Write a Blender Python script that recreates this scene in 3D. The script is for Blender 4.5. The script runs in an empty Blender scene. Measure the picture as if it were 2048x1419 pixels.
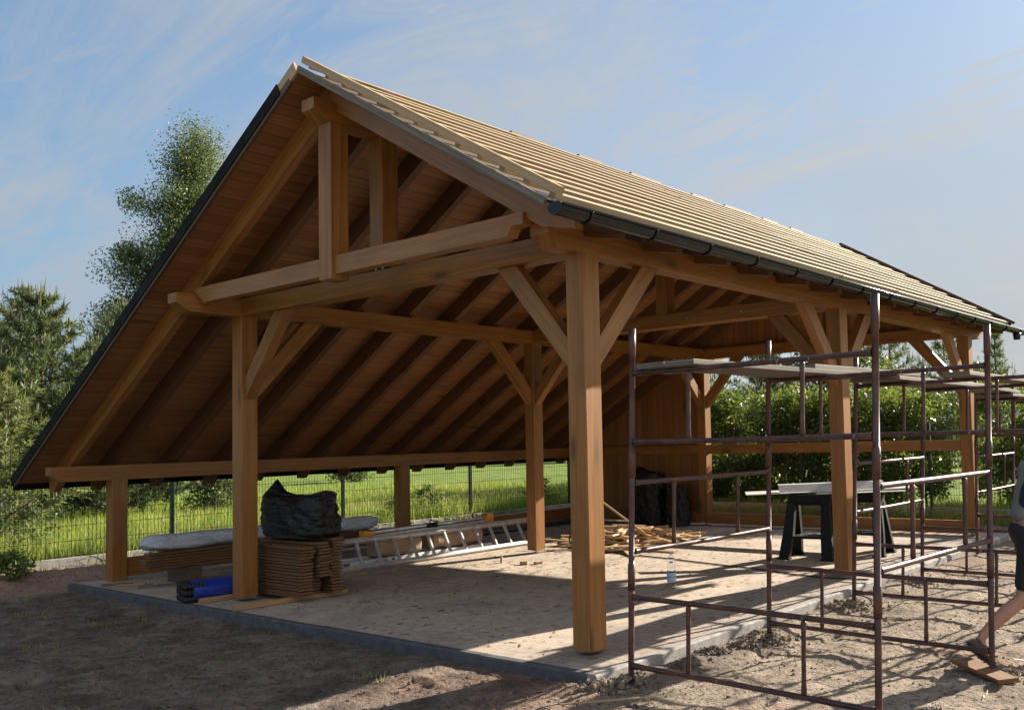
import bpy, bmesh, math, random
import numpy as np
from mathutils import Vector, Matrix, noise, Quaternion
rnd = random.Random(7)
rng = np.random.default_rng(11)
SC = bpy.context.scene
COL = SC.collection
V = Vector
R = math.radians

# ------------------------------------------------------------------ helpers
class MB:
    """collects shapes (with uv in metres, u along the grain) into one mesh"""
    def __init__(s): s.v = []; s.f = []; s.uv = []; s.mi = []; s.sm = []
    def face(s, idx, uv, mi=0, sm=False): s.f.append(idx); s.uv.append(uv); s.mi.append(mi); s.sm.append(sm)
    def sweep(s, ring0, ring1, mi=0, sm=False, caps=True, uo=None):
        n = len(ring0); b = len(s.v); s.v += [tuple(p) for p in ring0] + [tuple(p) for p in ring1]
        L = (V(ring1[0]) - V(ring0[0])).length; u0 = rnd.uniform(0, 40) if uo is None else uo
        w = rnd.uniform(0, 10); per = [w]
        for i in range(n): per.append(per[-1] + (V(ring0[(i+1) % n]) - V(ring0[i])).length)
        for i in range(n):
            j = (i+1) % n
            s.face((b+i, b+j, b+n+j, b+n+i), ((u0, per[i]), (u0, per[i+1]), (u0+L, per[i+1]), (u0+L, per[i])), mi, sm)
        if caps:
            for base, ring, rev in ((b, ring0, True), (b+n, ring1, False)):
                o = V(ring[0]); ax = (V(ring[1])-o); ax = ax.normalized() if ax.length else V((1, 0, 0))
                nn = V((0, 0, 0))
                for i in range(1, n-1): nn += (V(ring[i])-o).cross(V(ring[i+1])-o)
                ay = nn.cross(ax); ay = ay.normalized() if ay.length else V((0, 0, 1))
                idx = list(range(n)); idx = idx[::-1] if rev else idx
                s.face(tuple(base+i for i in idx), tuple((u0+.3*(V(ring[i])-o).dot(ax), w+.3*(V(ring[i])-o).dot(ay)) for i in idx), mi)
    def beam(s, p0, p1, w, h, up=(0, 0, 1), ch=.006, mi=0, uo=None):
        p0 = V(p0); p1 = V(p1); d = (p1-p0).normalized(); up = V(up)
        if abs(d.dot(up)) > .99: up = V((0, 1, 0))
        sx = d.cross(up).normalized(); ty = sx.cross(d).normalized()
        a, b = w/2, h/2; c = min(ch, a*.45, b*.45)
        if c > 0: prof = [(-a+c, -b), (a-c, -b), (a, -b+c), (a, b-c), (a-c, b), (-a+c, b), (-a, b-c), (-a, -b+c)]
        else: prof = [(-a, -b), (a, -b), (a, b), (-a, b)]
        s.sweep([p0+sx*x+ty*y for x, y in prof][::1], [p1+sx*x+ty*y for x, y in prof], mi, uo=uo)
        return s
    def box(s, x0, x1, y0, y1, z0, z1, ch=.004, mi=0):
        dx, dy, dz = x1-x0, y1-y0, z1-z0; cx, cy, cz = (x0+x1)/2, (y0+y1)/2, (z0+z1)/2
        m = max(dx, dy, dz)
        if m == dx: return s.beam((x0, cy, cz), (x1, cy, cz), dy, dz, ch=ch, mi=mi)
        if m == dy: return s.beam((cx, y0, cz), (cx, y1, cz), dx, dz, ch=ch, mi=mi)
        return s.beam((cx, cy, z0), (cx, cy, z1), dx, dy, up=(0, 1, 0), ch=ch, mi=mi)
    def prism(s, poly, axis, a, b, mi=0):
        """poly in the two other axes (in order), extruded along axis from a to b"""
        def mk(p, t): return {'x': (t, p[0], p[1]), 'y': (p[0], t, p[1]), 'z': (p[0], p[1], t)}[axis]
        ar = sum(poly[i][0]*poly[(i+1) % len(poly)][1]-poly[(i+1) % len(poly)][0]*poly[i][1] for i in range(len(poly)))
        if (ar > 0) == (axis == 'y'): poly = poly[::-1]
        n = len(poly); bb = len(s.v)
        s.v += [mk(p, a) for p in poly]+[mk(p, b) for p in poly]; u0 = rnd.uniform(0, 40); v0 = rnd.uniform(0, 9)
        # grain runs along the longest edge of the outline
        k = max(range(n), key=lambda i: math.dist(poly[i], poly[(i+1) % n])); e = V(poly[(k+1) % n])-V(poly[k]); e = e.normalized()
        pe = V((-e.y, e.x)); uvp = [(u0+V(p).dot(e), v0+V(p).dot(pe)) for p in poly]
        for i in range(n):
            j = (i+1) % n
            s.face((bb+i, bb+j, bb+n+j, bb+n+i), (uvp[i], uvp[j], (uvp[j][0], uvp[j][1]+b-a), (uvp[i][0], uvp[i][1]+b-a)), mi)
        s.face(tuple(bb+i for i in range(n))[::-1], tuple(uvp)[::-1], mi); s.face(tuple(bb+n+i for i in range(n)), tuple(uvp), mi)
        return s
    def tube(s, pts, r, n=10, mi=0, sm=True, caps=True):
        pts = [V(p) for p in pts]; k = len(pts); rr = r if isinstance(r, (list, tuple)) else [r]*k
        b = len(s.v); t0 = (pts[1]-pts[0]).normalized(); a = t0.orthogonal().normalized(); L = 0; u0 = rnd.uniform(0, 9); us = []
        for i, p in enumerate(pts):
            t = (pts[min(i+1, k-1)]-pts[max(i-1, 0)]); t = t.normalized() if t.length > 1e-9 else t0
            a = (a-t*a.dot(t)); a = a.normalized() if a.length > 1e-6 else t.orthogonal().normalized(); bb = t.cross(a)
            if i: L += (p-pts[i-1]).length
            us.append(u0+L)
            for j in range(n):
                g = 2*math.pi*j/n; s.v.append(tuple(p+(a*math.cos(g)+bb*math.sin(g))*rr[i]))
        for i in range(k-1):
            for j in range(n):
                j2 = (j+1) % n; w0, w1 = j*.02, (j+1)*.02
                s.face((b+i*n+j, b+i*n+j2, b+(i+1)*n+j2, b+(i+1)*n+j), ((us[i], w0), (us[i], w1), (us[i+1], w1), (us[i+1], w0)), mi, sm)
        if caps:
            s.face(tuple(b+j for j in range(n))[::-1], tuple((u0, .01*j) for j in range(n)), mi)
            s.face(tuple(b+(k-1)*n+j for j in range(n)), tuple((us[-1], .01*j) for j in range(n)), mi)
        return s
    def lathe(s, prof, c=(0, 0, 0), n=24, mi=0, sm=True, caps=True):
        c = V(c); b = len(s.v); k = len(prof)
        for r, z in prof:
            for j in range(n):
                g = 2*math.pi*j/n; s.v.append((c.x+r*math.cos(g), c.y+r*math.sin(g), c.z+z))
        for i in range(k-1):
            for j in range(n):
                j2 = (j+1) % n
                s.face((b+i*n+j, b+i*n+j2, b+(i+1)*n+j2, b+(i+1)*n+j), ((j/n, prof[i][1]), ((j+1)/n, prof[i][1]), ((j+1)/n, prof[i+1][1]), (j/n, prof[i+1][1])), mi, sm)
        if caps:
            s.face(tuple(b+j for j in range(n))[::-1], tuple((0, 0) for _ in range(n)), mi); s.face(tuple(b+(k-1)*n+j for j in range(n)), tuple((0, 0) for _ in range(n)), mi)
        return s
    def grid(s, P, mi=0, sm=True, closed_u=False):
        """P: rows of points"""
        b = len(s.v); h = len(P); w = len(P[0])
        for row in P: s.v += [tuple(p) for p in row]
        for i in range(h-1):
            for j in range(w if closed_u else w-1):
                j2 = (j+1) % w
                s.face((b+i*w+j, b+i*w+j2, b+(i+1)*w+j2, b+(i+1)*w+j), ((j/w, i/h), ((j+1)/w, i/h), ((j+1)/w, (i+1)/h), (j/w, (i+1)/h)), mi, sm)
        return s
    def xf(s, M, start=0):
        for i in range(start, len(s.v)): s.v[i] = tuple(M @ V(s.v[i]))
        return s
    def build(s, name, mat, parent=None):
        me = bpy.data.meshes.new(name); me.from_pydata(s.v, [], s.f)
        uvl = me.uv_layers.new(name='UVMap'); flat = [c for fu in s.uv for t in fu for c in t]
        uvl.data.foreach_set('uv', flat)
        me.polygons.foreach_set('material_index', s.mi); me.polygons.foreach_set('use_smooth', s.sm)
        for m in (mat if isinstance(mat, (list, tuple)) else [mat]): me.materials.append(m)
        me.update()
        return link(name, me, parent)

def link(name, data, parent=None):
    o = bpy.data.objects.new(name, data); COL.objects.link(o)
    if parent: o.parent = parent
    return o
def tag(o, label=None, cat=None, group=None, kind=None):
    if label: o['label'] = label
    if cat: o['category'] = cat
    if group: o['group'] = group
    if kind: o['kind'] = kind
    return o
def empty(name, loc, label, cat, group=None, rz=0):
    o = bpy.data.objects.new(name, None); COL.objects.link(o); o.location = loc; o.rotation_euler = (0, 0, rz); o.empty_display_size = .1
    return tag(o, label, cat, group)
def copy_tree(o, parent=None):
    c = o.copy(); COL.objects.link(c); c.parent = parent
    for ch in list(o.children): copy_tree(ch, c)
    return c
def off(mb, loc):
    """shift a part's mesh so that it sits right under a thing placed at loc"""
    l = V(loc); mb.v = [(x-l.x, y-l.y, z-l.z) for x, y, z in mb.v]; return mb
def fastmesh(name, verts, faces_n, mats, mi=None, smooth=False, parent=None, corners=4):
    """numpy mesh of separate polygons with `corners` corners each"""
    me = bpy.data.meshes.new(name); nv = len(verts); nf = nv//corners
    me.vertices.add(nv); me.vertices.foreach_set('co', np.asarray(verts, np.float32).ravel())
    me.loops.add(nv); me.loops.foreach_set('vertex_index', np.arange(nv, dtype=np.int32))
    me.polygons.add(nf); me.polygons.foreach_set('loop_start', np.arange(0, nv, corners, dtype=np.int32))
    me.polygons.foreach_set('loop_total', np.full(nf, corners, np.int32))
    for m in mats: me.materials.append(m)
    if mi is not None: me.polygons.foreach_set('material_index', np.asarray(mi, np.int32))
    me.update(calc_edges=True); me.validate()
    return link(name, me, parent)

# ------------------------------------------------------------------ materials
def newmat(name):
    m = bpy.data.materials.new(name); m.use_nodes = True; nt = m.node_tree; nt.nodes.clear()
    out = nt.nodes.new('ShaderNodeOutputMaterial'); b = nt.nodes.new('ShaderNodeBsdfPrincipled')
    nt.links.new(b.outputs[0], out.inputs[0]); return m, nt, b, out
class NT:
    def __init__(s, nt): s.nt = nt
    def n(s, t, **k):
        o = s.nt.nodes.new('ShaderNode'+t)
        for a, b in k.items():
            if a.startswith('i_'):
                kk = a[2:]; o.inputs[int(kk) if kk.isdigit() else kk].default_value = b
            else: setattr(o, a, b)
        return o
    def l(s, a, b): s.nt.links.new(a, b)
    def coord(s, kind='UV', scale=(1, 1, 1), rot=(0, 0, 0)):
        t = s.n('TexCoord'); m = s.n('Mapping'); m.inputs['Scale'].default_value = scale; m.inputs['Rotation'].default_value = rot
        s.l(t.outputs[kind], m.inputs[0]); return m.outputs[0]
    def noise(s, vec, scale, detail=4, rough=.55, dist=0):
        o = s.n('TexNoise'); o.inputs['Scale'].default_value = scale; o.inputs['Detail'].default_value = detail
        o.inputs['Roughness'].default_value = rough; o.inputs['Distortion'].default_value = dist
        if vec: s.l(vec, o.inputs['Vector'])
        return o.outputs['Fac']
    def ramp(s, fac, stops):
        o = s.n('ValToRGB'); e = o.color_ramp.elements
        while len(e) > 1: e.remove(e[-1])
        for i, (p, c) in enumerate(stops):
            el = e[0] if i == 0 else e.new(p); el.position = p
            el.color = (c, c, c, 1) if isinstance(c, (int, float)) else (*c, 1)
        s.l(fac, o.inputs[0]); return o.outputs[0]
    def mix(s, a, b, fac, mode='MIX'):
        o = s.n('Mix'); o.data_type = 'RGBA'; o.blend_type = mode
        for v, i in ((fac, 0), (a, 6), (b, 7)):
            if hasattr(v, 'is_output'): s.l(v, o.inputs[i])
            else: o.inputs[i].default_value = v if i == 0 else (*v, 1)
        return o.outputs[2]
    def math(s, op, a, b=0.0):
        o = s.n('Math'); o.operation = op
        for v, i in ((a, 0), (b, 1)):
            if hasattr(v, 'is_output'): s.l(v, o.inputs[i])
            else: o.inputs[i].default_value = v
        return o.outputs[0]
    def bump(s, h, strength=.3, dist=.01):
        o = s.n('Bump'); o.inputs['Strength'].default_value = strength; o.inputs['Distance'].default_value = dist; s.l(h, o.inputs['Height']); return o.outputs[0]

def wood(name, dark, light, knots=True, rough=.6, fibre=.25, vary=.25, seams=None, grime=None, bump=.25, cracks=False):
    m, nt, b, _ = newmat(name); g = NT(nt)
    co = g.coord('UV', (.45, 13, 1)); fine = g.coord('UV', (1.6, 90, 1))
    n1 = g.noise(co, 1.5, 6, .62, .35); n2 = g.noise(fine, 1, 4, .65)
    c = g.ramp(n1, [(.22, dark), (.5, tuple((x+y)/2 for x, y in zip(dark, light))), (.82, light)])
    c = g.mix(c, tuple(x*.4 for x in dark), g.math('MULTIPLY', g.ramp(n2, [(.40, 1), (.58, 0)]), fibre*1.3))
    h = n2
    if knots:
        vo = g.n('TexVoronoi'); vo.inputs['Scale'].default_value = 1; vo.inputs['Randomness'].default_value = 1
        g.l(g.coord('UV', (1.3, 4.6, 1)), vo.inputs['Vector']); sc_ = g.n('SeparateColor'); g.l(vo.outputs['Color'], sc_.inputs[0])
        k = g.math('MULTIPLY', g.ramp(vo.outputs['Distance'], [(.05, 1), (.11, .8), (.15, .3), (.28, 0)]), g.ramp(sc_.outputs[0], [(.55, 0), (.6, 1)]))
        c = g.mix(c, tuple(x*.28 for x in dark), g.math('MULTIPLY', k, .85))
    if seams:
        sp, deep = seams
        sep = g.n('SeparateXYZ'); t = g.n('TexCoord'); g.l(t.outputs['UV'], sep.inputs[0])
        q = g.math('DIVIDE', sep.outputs[1], sp); fl = g.math('FLOOR', q); fr = g.math('FRACT', q)
        wn = g.n('TexWhiteNoise'); wn.noise_dimensions = '1D'; g.l(fl, wn.inputs['W'])
        c = g.mix(c, tuple(x*.62 for x in dark), g.math('MULTIPLY', wn.outputs['Value'], .55))
        edge = g.math('MINIMUM', fr, g.math('SUBTRACT', 1, fr)); line = g.ramp(edge, [(.012, 1), (.035, 0)])
        # boards end somewhere along their run as well
        c = g.mix(c, tuple(x*.12 for x in dark), g.math('MULTIPLY', line, deep)); h = g.math('SUBTRACT', h, g.math('MULTIPLY', line, 3))
    oi = g.n('NewGeometry'); c = g.mix(c, tuple(x*.5 for x in dark), g.math('MULTIPLY', oi.outputs['Random Per Island'], vary))
    if cracks:
        ck = g.noise(g.coord('UV', (.55, 26, 1)), 1.3, 4, .5, .2); c = g.mix(c, tuple(x*.22 for x in dark), g.math('MULTIPLY', g.ramp(ck, [(.685, 0), (.715, 1)]), .75))
        st = g.noise(g.coord('UV', (1.1, 2.6, 1)), 1.0, 5, .6); c = g.mix(c, (dark[0]*.55, dark[1]*.52, dark[2]*.6), g.math('MULTIPLY', g.ramp(st, [(.5, 0), (.72, 1)]), .6))
    if grime:
        gr = g.noise(g.coord('Object', (1, 1, 1)), 2.2, 5, .6); c = g.mix(c, grime[0], g.math('MULTIPLY', g.ramp(gr, [(.45, 0), (.7, 1)]), grime[1]))
    g.l(c, b.inputs['Base Color']); b.inputs['Roughness'].default_value = rough; b.inputs['Specular IOR Level'].default_value = .5
    g.l(g.bump(h, bump, .004), b.inputs['Normal']); return m
def plain(name, col, rough=.5, metal=0, vary=.15, nscale=6, bump=0, bscale=30, spec=.5, col2=None):
    m, nt, b, _ = newmat(name); g = NT(nt); co = g.coord('Object')
    n = g.noise(co, nscale, 5, .6); c2 = col2 or tuple(x*(1-vary*2) for x in col)
    c = g.ramp(n, [(.35, c2), (.65, col)]); g.l(c, b.inputs['Base Color'])
    g.l(g.ramp(n, [(.3, min(1, rough*1.2)), (.7, rough*.85)]), b.inputs['Roughness'])
    b.inputs['Metallic'].default_value = metal; b.inputs['Specular IOR Level'].default_value = spec
    if bump: g.l(g.bump(g.noise(co, bscale, 5, .6), bump, .01), b.inputs['Normal'])
    return m
def leafmat(name, c1, c2, c3=None, rough=.5, trans=.35, dry=None):
    m, nt, b, out = newmat(name); g = NT(nt); geo = g.n('NewGeometry')
    c = g.ramp(geo.outputs['Random Per Island'], [(0, c1), (.55, c2), (1, c3 or c2)])
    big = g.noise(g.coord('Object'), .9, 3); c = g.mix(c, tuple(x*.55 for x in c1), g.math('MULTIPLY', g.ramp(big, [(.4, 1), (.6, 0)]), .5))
    if dry: c = g.mix(c, dry, g.math('MULTIPLY', g.ramp(g.noise(g.coord('Object'), .33, 5, .65), [(.46, 0), (.60, 1)]), .6))
    g.l(c, b.inputs['Base Color']); b.inputs['Roughness'].default_value = rough
    tr = g.n('BsdfTranslucent'); g.l(g.mix(c, (.55, .6, .08), .25), tr.inputs['Color']); mx = g.n('MixShader'); mx.inputs[0].default_value = trans
    g.l(b.outputs[0], mx.inputs[1]); g.l(tr.outputs[0], mx.inputs[2]); g.l(mx.outputs[0], out.inputs[0]); return m

M = {}
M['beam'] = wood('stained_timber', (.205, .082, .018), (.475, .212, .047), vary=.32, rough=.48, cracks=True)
M['rafter'] = wood('stained_rafter_shaded', (.105, .045, .018), (.19, .088, .033), vary=.2)  # same stain as the beams, darkened to paint in the shade under the roof
M['deck'] = wood('stained_deck_boards', (.25, .108, .038), (.43, .20, .07), seams=(.125, .95), vary=0, bump=.35)
M['underlay'] = plain('brown_roof_underlay', (.085, .055, .032), .7, vary=.2, nscale=4)
M['clad'] = wood('stained_wall_boards', (.23, .092, .024), (.42, .185, .05), seams=(.125, .8), vary=0)
M['brown_board'] = wood('brown_dipped_board', (.14, .064, .025), (.38, .19, .075), vary=.7, rough=.7)
M['pine'] = wood('fresh_pine', (.37, .255, .13), (.62, .465, .27), vary=.55, fibre=.18, rough=.65)
M['grey_wood'] = wood('weathered_board', (.12, .10, .08), (.27, .235, .19), vary=.25, fibre=.5, rough=.8)
M['tan_wood'] = wood('tan_batten', (.36, .20, .09), (.52, .32, .16), vary=.2)
M['scrap'] = wood('split_offcut', (.55, .33, .15), (.86, .66, .40), vary=.7, fibre=.3)
M['dark_wood'] = wood('dark_stained_batten', (.07, .04, .022), (.13, .075, .04), vary=.2)
M['black_metal'] = plain('black_coated_steel', (.008, .008, .010), .22, 0, nscale=3, spec=.35)
M['flash'] = plain('graphite_flashing', (.09, .095, .11), .32, .3, nscale=3)
M['dark_flash'] = plain('dark_verge_trim', (.010, .009, .009), .75, 0, nscale=3, spec=.15)
M['steel'] = plain('zinc_steel', (.5, .5, .5), .35, .9)
M['alu'] = plain('scuffed_aluminium', (.70, .70, .70), .38, .45, nscale=9, bump=.08)
M['alu_white'] = plain('pale_aluminium', (.84, .84, .84), .45, .05, nscale=9)
M['rubber'] = plain('black_rubber', (.012, .012, .013), .6)
M['horse'] = plain('dark_green_plastic', (.006, .008, .008), .55, bump=.1, spec=.25)
M['white_metal'] = plain('white_sheet_metal', (.72, .72, .70), .35, 0, vary=.06)
M['yellow'] = plain('orange_yellow_plastic', (.72, .32, .02), .45)
M['paper'] = plain('brown_wrapping_paper', (.40, .27, .17), .8, bump=.5, bscale=14)
M['concrete'] = plain('concrete_kerbstone', (.33, .31, .29), .9, nscale=12, bump=.4, bscale=60)
M['concrete_shaded'] = plain('shaded_concrete', (.085, .088, .095), .9, nscale=9, bump=.4, bscale=60)  # front kerb run: its shade is put into the darker colour
M['green_metal'] = plain('green_coated_wire', (.012, .030, .022), .45)
M['bark'] = plain('tree_bark', (.13, .095, .065), .9, nscale=7, bump=.6, bscale=25)
M['birch_bark'] = plain('birch_bark', (.42, .40, .36), .8, nscale=5, col2=(.10, .09, .08), bump=.3)
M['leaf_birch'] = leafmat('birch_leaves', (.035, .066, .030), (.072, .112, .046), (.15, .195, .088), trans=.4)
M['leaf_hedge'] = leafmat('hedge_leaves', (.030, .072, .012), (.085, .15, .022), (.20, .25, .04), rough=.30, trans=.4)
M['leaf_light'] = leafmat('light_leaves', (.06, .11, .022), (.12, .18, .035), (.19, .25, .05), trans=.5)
M['leaf_yellow'] = leafmat('yellow_green_leaves', (.08, .13, .02), (.16, .22, .035), (.26, .30, .05))
M['needle'] = leafmat('pine_needles', (.030, .055, .028), (.065, .10, .042), (.11, .145, .06), trans=.25)
M['needle_light'] = leafmat('young_pine_needles', (.09, .13, .05), (.17, .21, .08), (.26, .28, .12), trans=.35)
M['candle'] = leafmat('pine_shoots', (.15, .19, .07), (.24, .26, .11), (.34, .33, .16), trans=.25)
M['blade'] = leafmat('grass_blades', (.12, .22, .02), (.22, .33, .04), (.38, .40, .10), trans=.5, dry=(.36, .33, .13))
M['straw'] = leafmat('dry_straw', (.10, .075, .04), (.22, .17, .10), (.38, .31, .20), trans=.1)
M['skin'] = plain('tanned_skin', (.42, .22, .15), .5, vary=.08, bump=.05)
M['shirt'] = plain('grey_tee', (.16, .175, .17), .85, vary=.1, bump=.15, bscale=12)
M['navy'] = plain('navy_cloth', (.013, .017, .032), .8, bump=.15, bscale=12)
M['black_cloth'] = plain('black_cloth', (.012, .013, .016), .85, bump=.2, bscale=14)
M['shoe'] = plain('dusty_black_shoe', (.03, .024, .02), .75, nscale=14, col2=(.10, .075, .055))
M['hair'] = plain('dark_hair', (.02, .016, .013), .6, bump=.4, bscale=60)
M['ink'] = plain('blue_ink', (.02, .10, .50), .5, vary=.02)

def bagmat(name, col, rough, bscale=(3, 3, 9), strength=.9):
    m, nt, b, _ = newmat(name); g = NT(nt)
    n1 = g.noise(g.coord('Object', bscale), 1.6, 6, .62, 1.6); n2 = g.noise(g.coord('Object', (9, 9, 2.5)), 1.2, 4, .6, 1.0)
    g.l(g.ramp(n1, [(.3, tuple(x*.7 for x in col)), (.7, col)]), b.inputs['Base Color'])
    b.inputs['Roughness'].default_value = rough; g.l(g.bump(g.math('ADD', n1, g.math('MULTIPLY', n2, .5)), strength, .06), b.inputs['Normal']); return m
M['black_bag'] = bagmat('black_plastic_sack', (.007, .007, .008), .30, (4, 4, 12), .55)
M['foil'] = bagmat('milky_plastic_sheeting', (.64, .70, .80), .26, strength=.9)
M['blue'] = bagmat('blue_plastic_wrap', (.012, .045, .36), .38, strength=.35)

def rustmat():
    m, nt, b, _ = newmat('rusty_painted_steel'); g = NT(nt); co = g.coord('Object')
    n = g.noise(co, 7, 6, .65); n2 = g.noise(g.coord('Object', (1, 1, .3)), 30, 5, .6)
    c = g.ramp(n, [(.32, (.035, .020, .022)), (.5, (.068, .031, .027)), (.70, (.14, .058, .036))])
    c = g.mix(c, (.42, .37, .33), g.math('MULTIPLY', g.ramp(n2, [(.66, 0), (.71, 1)]), .5)); g.l(c, b.inputs['Base Color'])
    g.l(g.ramp(n, [(.3, .32), (.7, .6)]), b.inputs['Roughness']); b.inputs['Metallic'].default_value = .15
    g.l(g.bump(n2, .15, .003), b.inputs['Normal']); return m
M['rust'] = rustmat()

def pavermat():
    m, nt, b, _ = newmat('sanded_block_paving'); g = NT(nt); ob = g.coord('Object', (1, 1, 1))
    br = g.n('TexBrick'); br.offset = .5; br.inputs['Scale'].default_value = 1; br.inputs['Brick Width'].default_value = .2; br.inputs['Row Height'].default_value = .1
    br.inputs['Mortar Size'].default_value = .006; br.inputs['Mortar Smooth'].default_value = .3; br.inputs['Bias'].default_value = 0
    g.l(ob, br.inputs['Vector'])
    br.inputs['Color1'].default_value = (.30, .25, .215, 1); br.inputs['Color2'].default_value = (.24, .20, .18, 1); br.inputs['Mortar'].default_value = (.10, .085, .07, 1)
    sand = g.ramp(g.noise(ob, 9, 7, .65), [(.3, (.36, .29, .22)), (.7, (.52, .43, .335))])
    # sawdust and trodden sand hide most of the joints
    tcx = g.n('TexCoord'); sx_ = g.n('SeparateXYZ'); g.l(tcx.outputs['Object'], sx_.inputs[0])
    edge = g.math('MULTIPLY', g.ramp(g.math('ABSOLUTE', g.math('SUBTRACT', sx_.outputs[0], .1)), [(.2, 1), (.8, 0)]), .22)
    cover = g.ramp(g.math('SUBTRACT', g.noise(ob, 1.1, 6, .62, .4), edge), [(.30, .30), (.54, .94)])
    c = g.mix(br.outputs['Color'], sand, cover)
    st = g.noise(g.coord('Object', (1, 1, 1), (0, 0, .4)), 3.2, 6, .7); c = g.mix(c, (.22, .18, .155), g.math('MULTIPLY', g.ramp(st, [(.5, 0), (.72, 1)]), .55))
    fl = g.noise(g.coord('Object', (14, 45, 1), (0, 0, .6)), 1, 3, .6); c = g.mix(c, (.07, .055, .045), g.math('MULTIPLY', g.ramp(fl, [(.62, 0), (.67, 1)]), .8))
    fl2 = g.noise(g.coord('Object', (40, 15, 1), (0, 0, -.5)), 1, 3, .6); c = g.mix(c, (.62, .50, .36), g.math('MULTIPLY', g.ramp(fl2, [(.66, 0), (.71, 1)]), .5))
    g.l(c, b.inputs['Base Color']); b.inputs['Roughness'].default_value = .92
    h = g.math('SUBTRACT', g.math('MULTIPLY', g.noise(ob, 38, 5, .7), .5), g.math('MULTIPLY', br.outputs['Fac'], g.math('SUBTRACT', 1.15, cover)))
    g.l(g.bump(h, .6, .008), b.inputs['Normal']); return m
M['paver'] = pavermat()

def soilmat():
    m, nt, b, _ = newmat('bare_soil'); g = NT(nt); ob = g.coord('Object')
    big = g.noise(ob, .55, 5, .6, .5); mid = g.noise(ob, 3.5, 7, .68, .4); fin = g.noise(ob, 26, 6, .7)
    sand = g.ramp(mid, [(.28, (.17, .135, .102)), (.5, (.335, .27, .208)), (.72, (.47, .39, .31))])
    loam = g.ramp(mid, [(.28, (.065, .050, .042)), (.46, (.155, .122, .10)), (.62, (.26, .215, .178)), (.82, (.42, .36, .305))])
    red = g.ramp(mid, [(.3, (.14, .075, .05)), (.7, (.33, .19, .13))])
    sep = g.n('SeparateXYZ'); t = g.n('TexCoord'); g.l(t.outputs['Object'], sep.inputs[0])
    # sand was spread on the right of the slab, dark garden soil lies in front and left of it
    w = g.math('ADD', g.math('MULTIPLY', sep.outputs[0], .45), g.math('MULTIPLY', g.math('SUBTRACT', big, .5), 2.2))
    c = g.mix(loam, sand, g.ramp(w, [(.0, 0), (.34, 1)]))
    c = g.mix(c, red, g.math('MULTIPLY', g.ramp(g.noise(ob, .45, 4, .6), [(.52, 0), (.64, 1)]), .6))
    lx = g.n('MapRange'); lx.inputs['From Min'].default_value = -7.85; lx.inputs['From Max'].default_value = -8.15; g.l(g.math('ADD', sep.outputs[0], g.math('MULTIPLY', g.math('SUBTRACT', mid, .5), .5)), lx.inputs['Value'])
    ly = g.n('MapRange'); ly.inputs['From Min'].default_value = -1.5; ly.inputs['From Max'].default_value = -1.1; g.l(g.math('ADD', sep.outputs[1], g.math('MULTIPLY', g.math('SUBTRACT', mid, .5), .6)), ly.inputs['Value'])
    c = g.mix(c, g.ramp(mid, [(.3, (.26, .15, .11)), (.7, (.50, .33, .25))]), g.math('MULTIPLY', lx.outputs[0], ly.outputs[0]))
    c = g.mix(c, (.46, .42, .37), g.math('MULTIPLY', g.ramp(g.noise(ob, 48, 5, .8), [(.57, 0), (.63, 1)]), .42))
    c = g.mix(c, (.03, .024, .02), g.math('MULTIPLY', g.ramp(fin, [(.38, 1), (.46, 0)]), .72))
    # meadow beyond the fences
    grass = g.ramp(g.noise(ob, 1.7, 7, .7), [(.3, (.06, .12, .018)), (.5, (.15, .22, .032)), (.78, (.30, .31, .10))])
    gl = g.math('ADD', g.math('SUBTRACT', -9.25, sep.outputs[0]), g.math('MULTIPLY', g.math('SUBTRACT', big, .5), .5))
    gb = g.math('ADD', g.math('SUBTRACT', sep.outputs[1], 10.1), g.math('MULTIPLY', g.math('SUBTRACT', big, .5), .8))
    gm = g.ramp(g.math('MAXIMUM', gl, gb), [(0, 0), (.12, 1)]); c = g.mix(c, grass, gm)
    g.l(c, b.inputs['Base Color']); b.inputs['Roughness'].default_value = .95; b.inputs['Specular IOR Level'].default_value = .2
    g.l(g.bump(g.math('ADD', g.math('MULTIPLY', mid, .8), fin), 1.0, .05), b.inputs['Normal']); return m
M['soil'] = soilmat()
def clearmat():
    m, nt, b, _ = newmat('clear_bottle_plastic'); b.inputs['Base Color'].default_value = (.93, .96, .98, 1); b.inputs['Roughness'].default_value = .04
    b.inputs['Transmission Weight'].default_value = 1; b.inputs['IOR'].default_value = 1.12; return m
M['clear'] = clearmat()
M['label'] = plain('pale_blue_label', (.42, .50, .66), .5, vary=.05)
M['cap'] = plain('pale_blue_cap', (.40, .47, .60), .5, vary=.03)
# ------------------------------------------------------------------ camera, sun, sky
cam = bpy.data.cameras.new('camera'); co = bpy.data.objects.new('camera', cam); COL.objects.link(co); SC.camera = co
_r = V((0.81077339, 0.58474139, -0.02690758)); _u = V((0.05210328, -0.02630607, 0.99829517)); _f = V((-0.58303667, 0.81079313, 0.0517952))
mw = Matrix((( _r.x, _u.x, -_f.x, 4.59946731), (_r.y, _u.y, -_f.y, -5.07649474), (_r.z, _u.z, -_f.z, 1.58060338), (0, 0, 0, 1)))
co.matrix_world = mw
cam.sensor_width = 36; cam.sensor_fit = 'HORIZONTAL'; cam.lens = 1825.24/2048*36; cam.shift_x = -.17178; cam.shift_y = .0337
cam.clip_start = .05; cam.clip_end = 3000
SAZ, SEL = R(14.2), R(24.9)
sd = V((math.sin(SAZ)*math.cos(SEL), math.cos(SAZ)*math.cos(SEL), math.sin(SEL)))
sun = bpy.data.lights.new('sun', 'SUN'); sun.energy = 5.0; sun.angle = R(.5); sun.color = (1, .895, .755)
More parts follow.
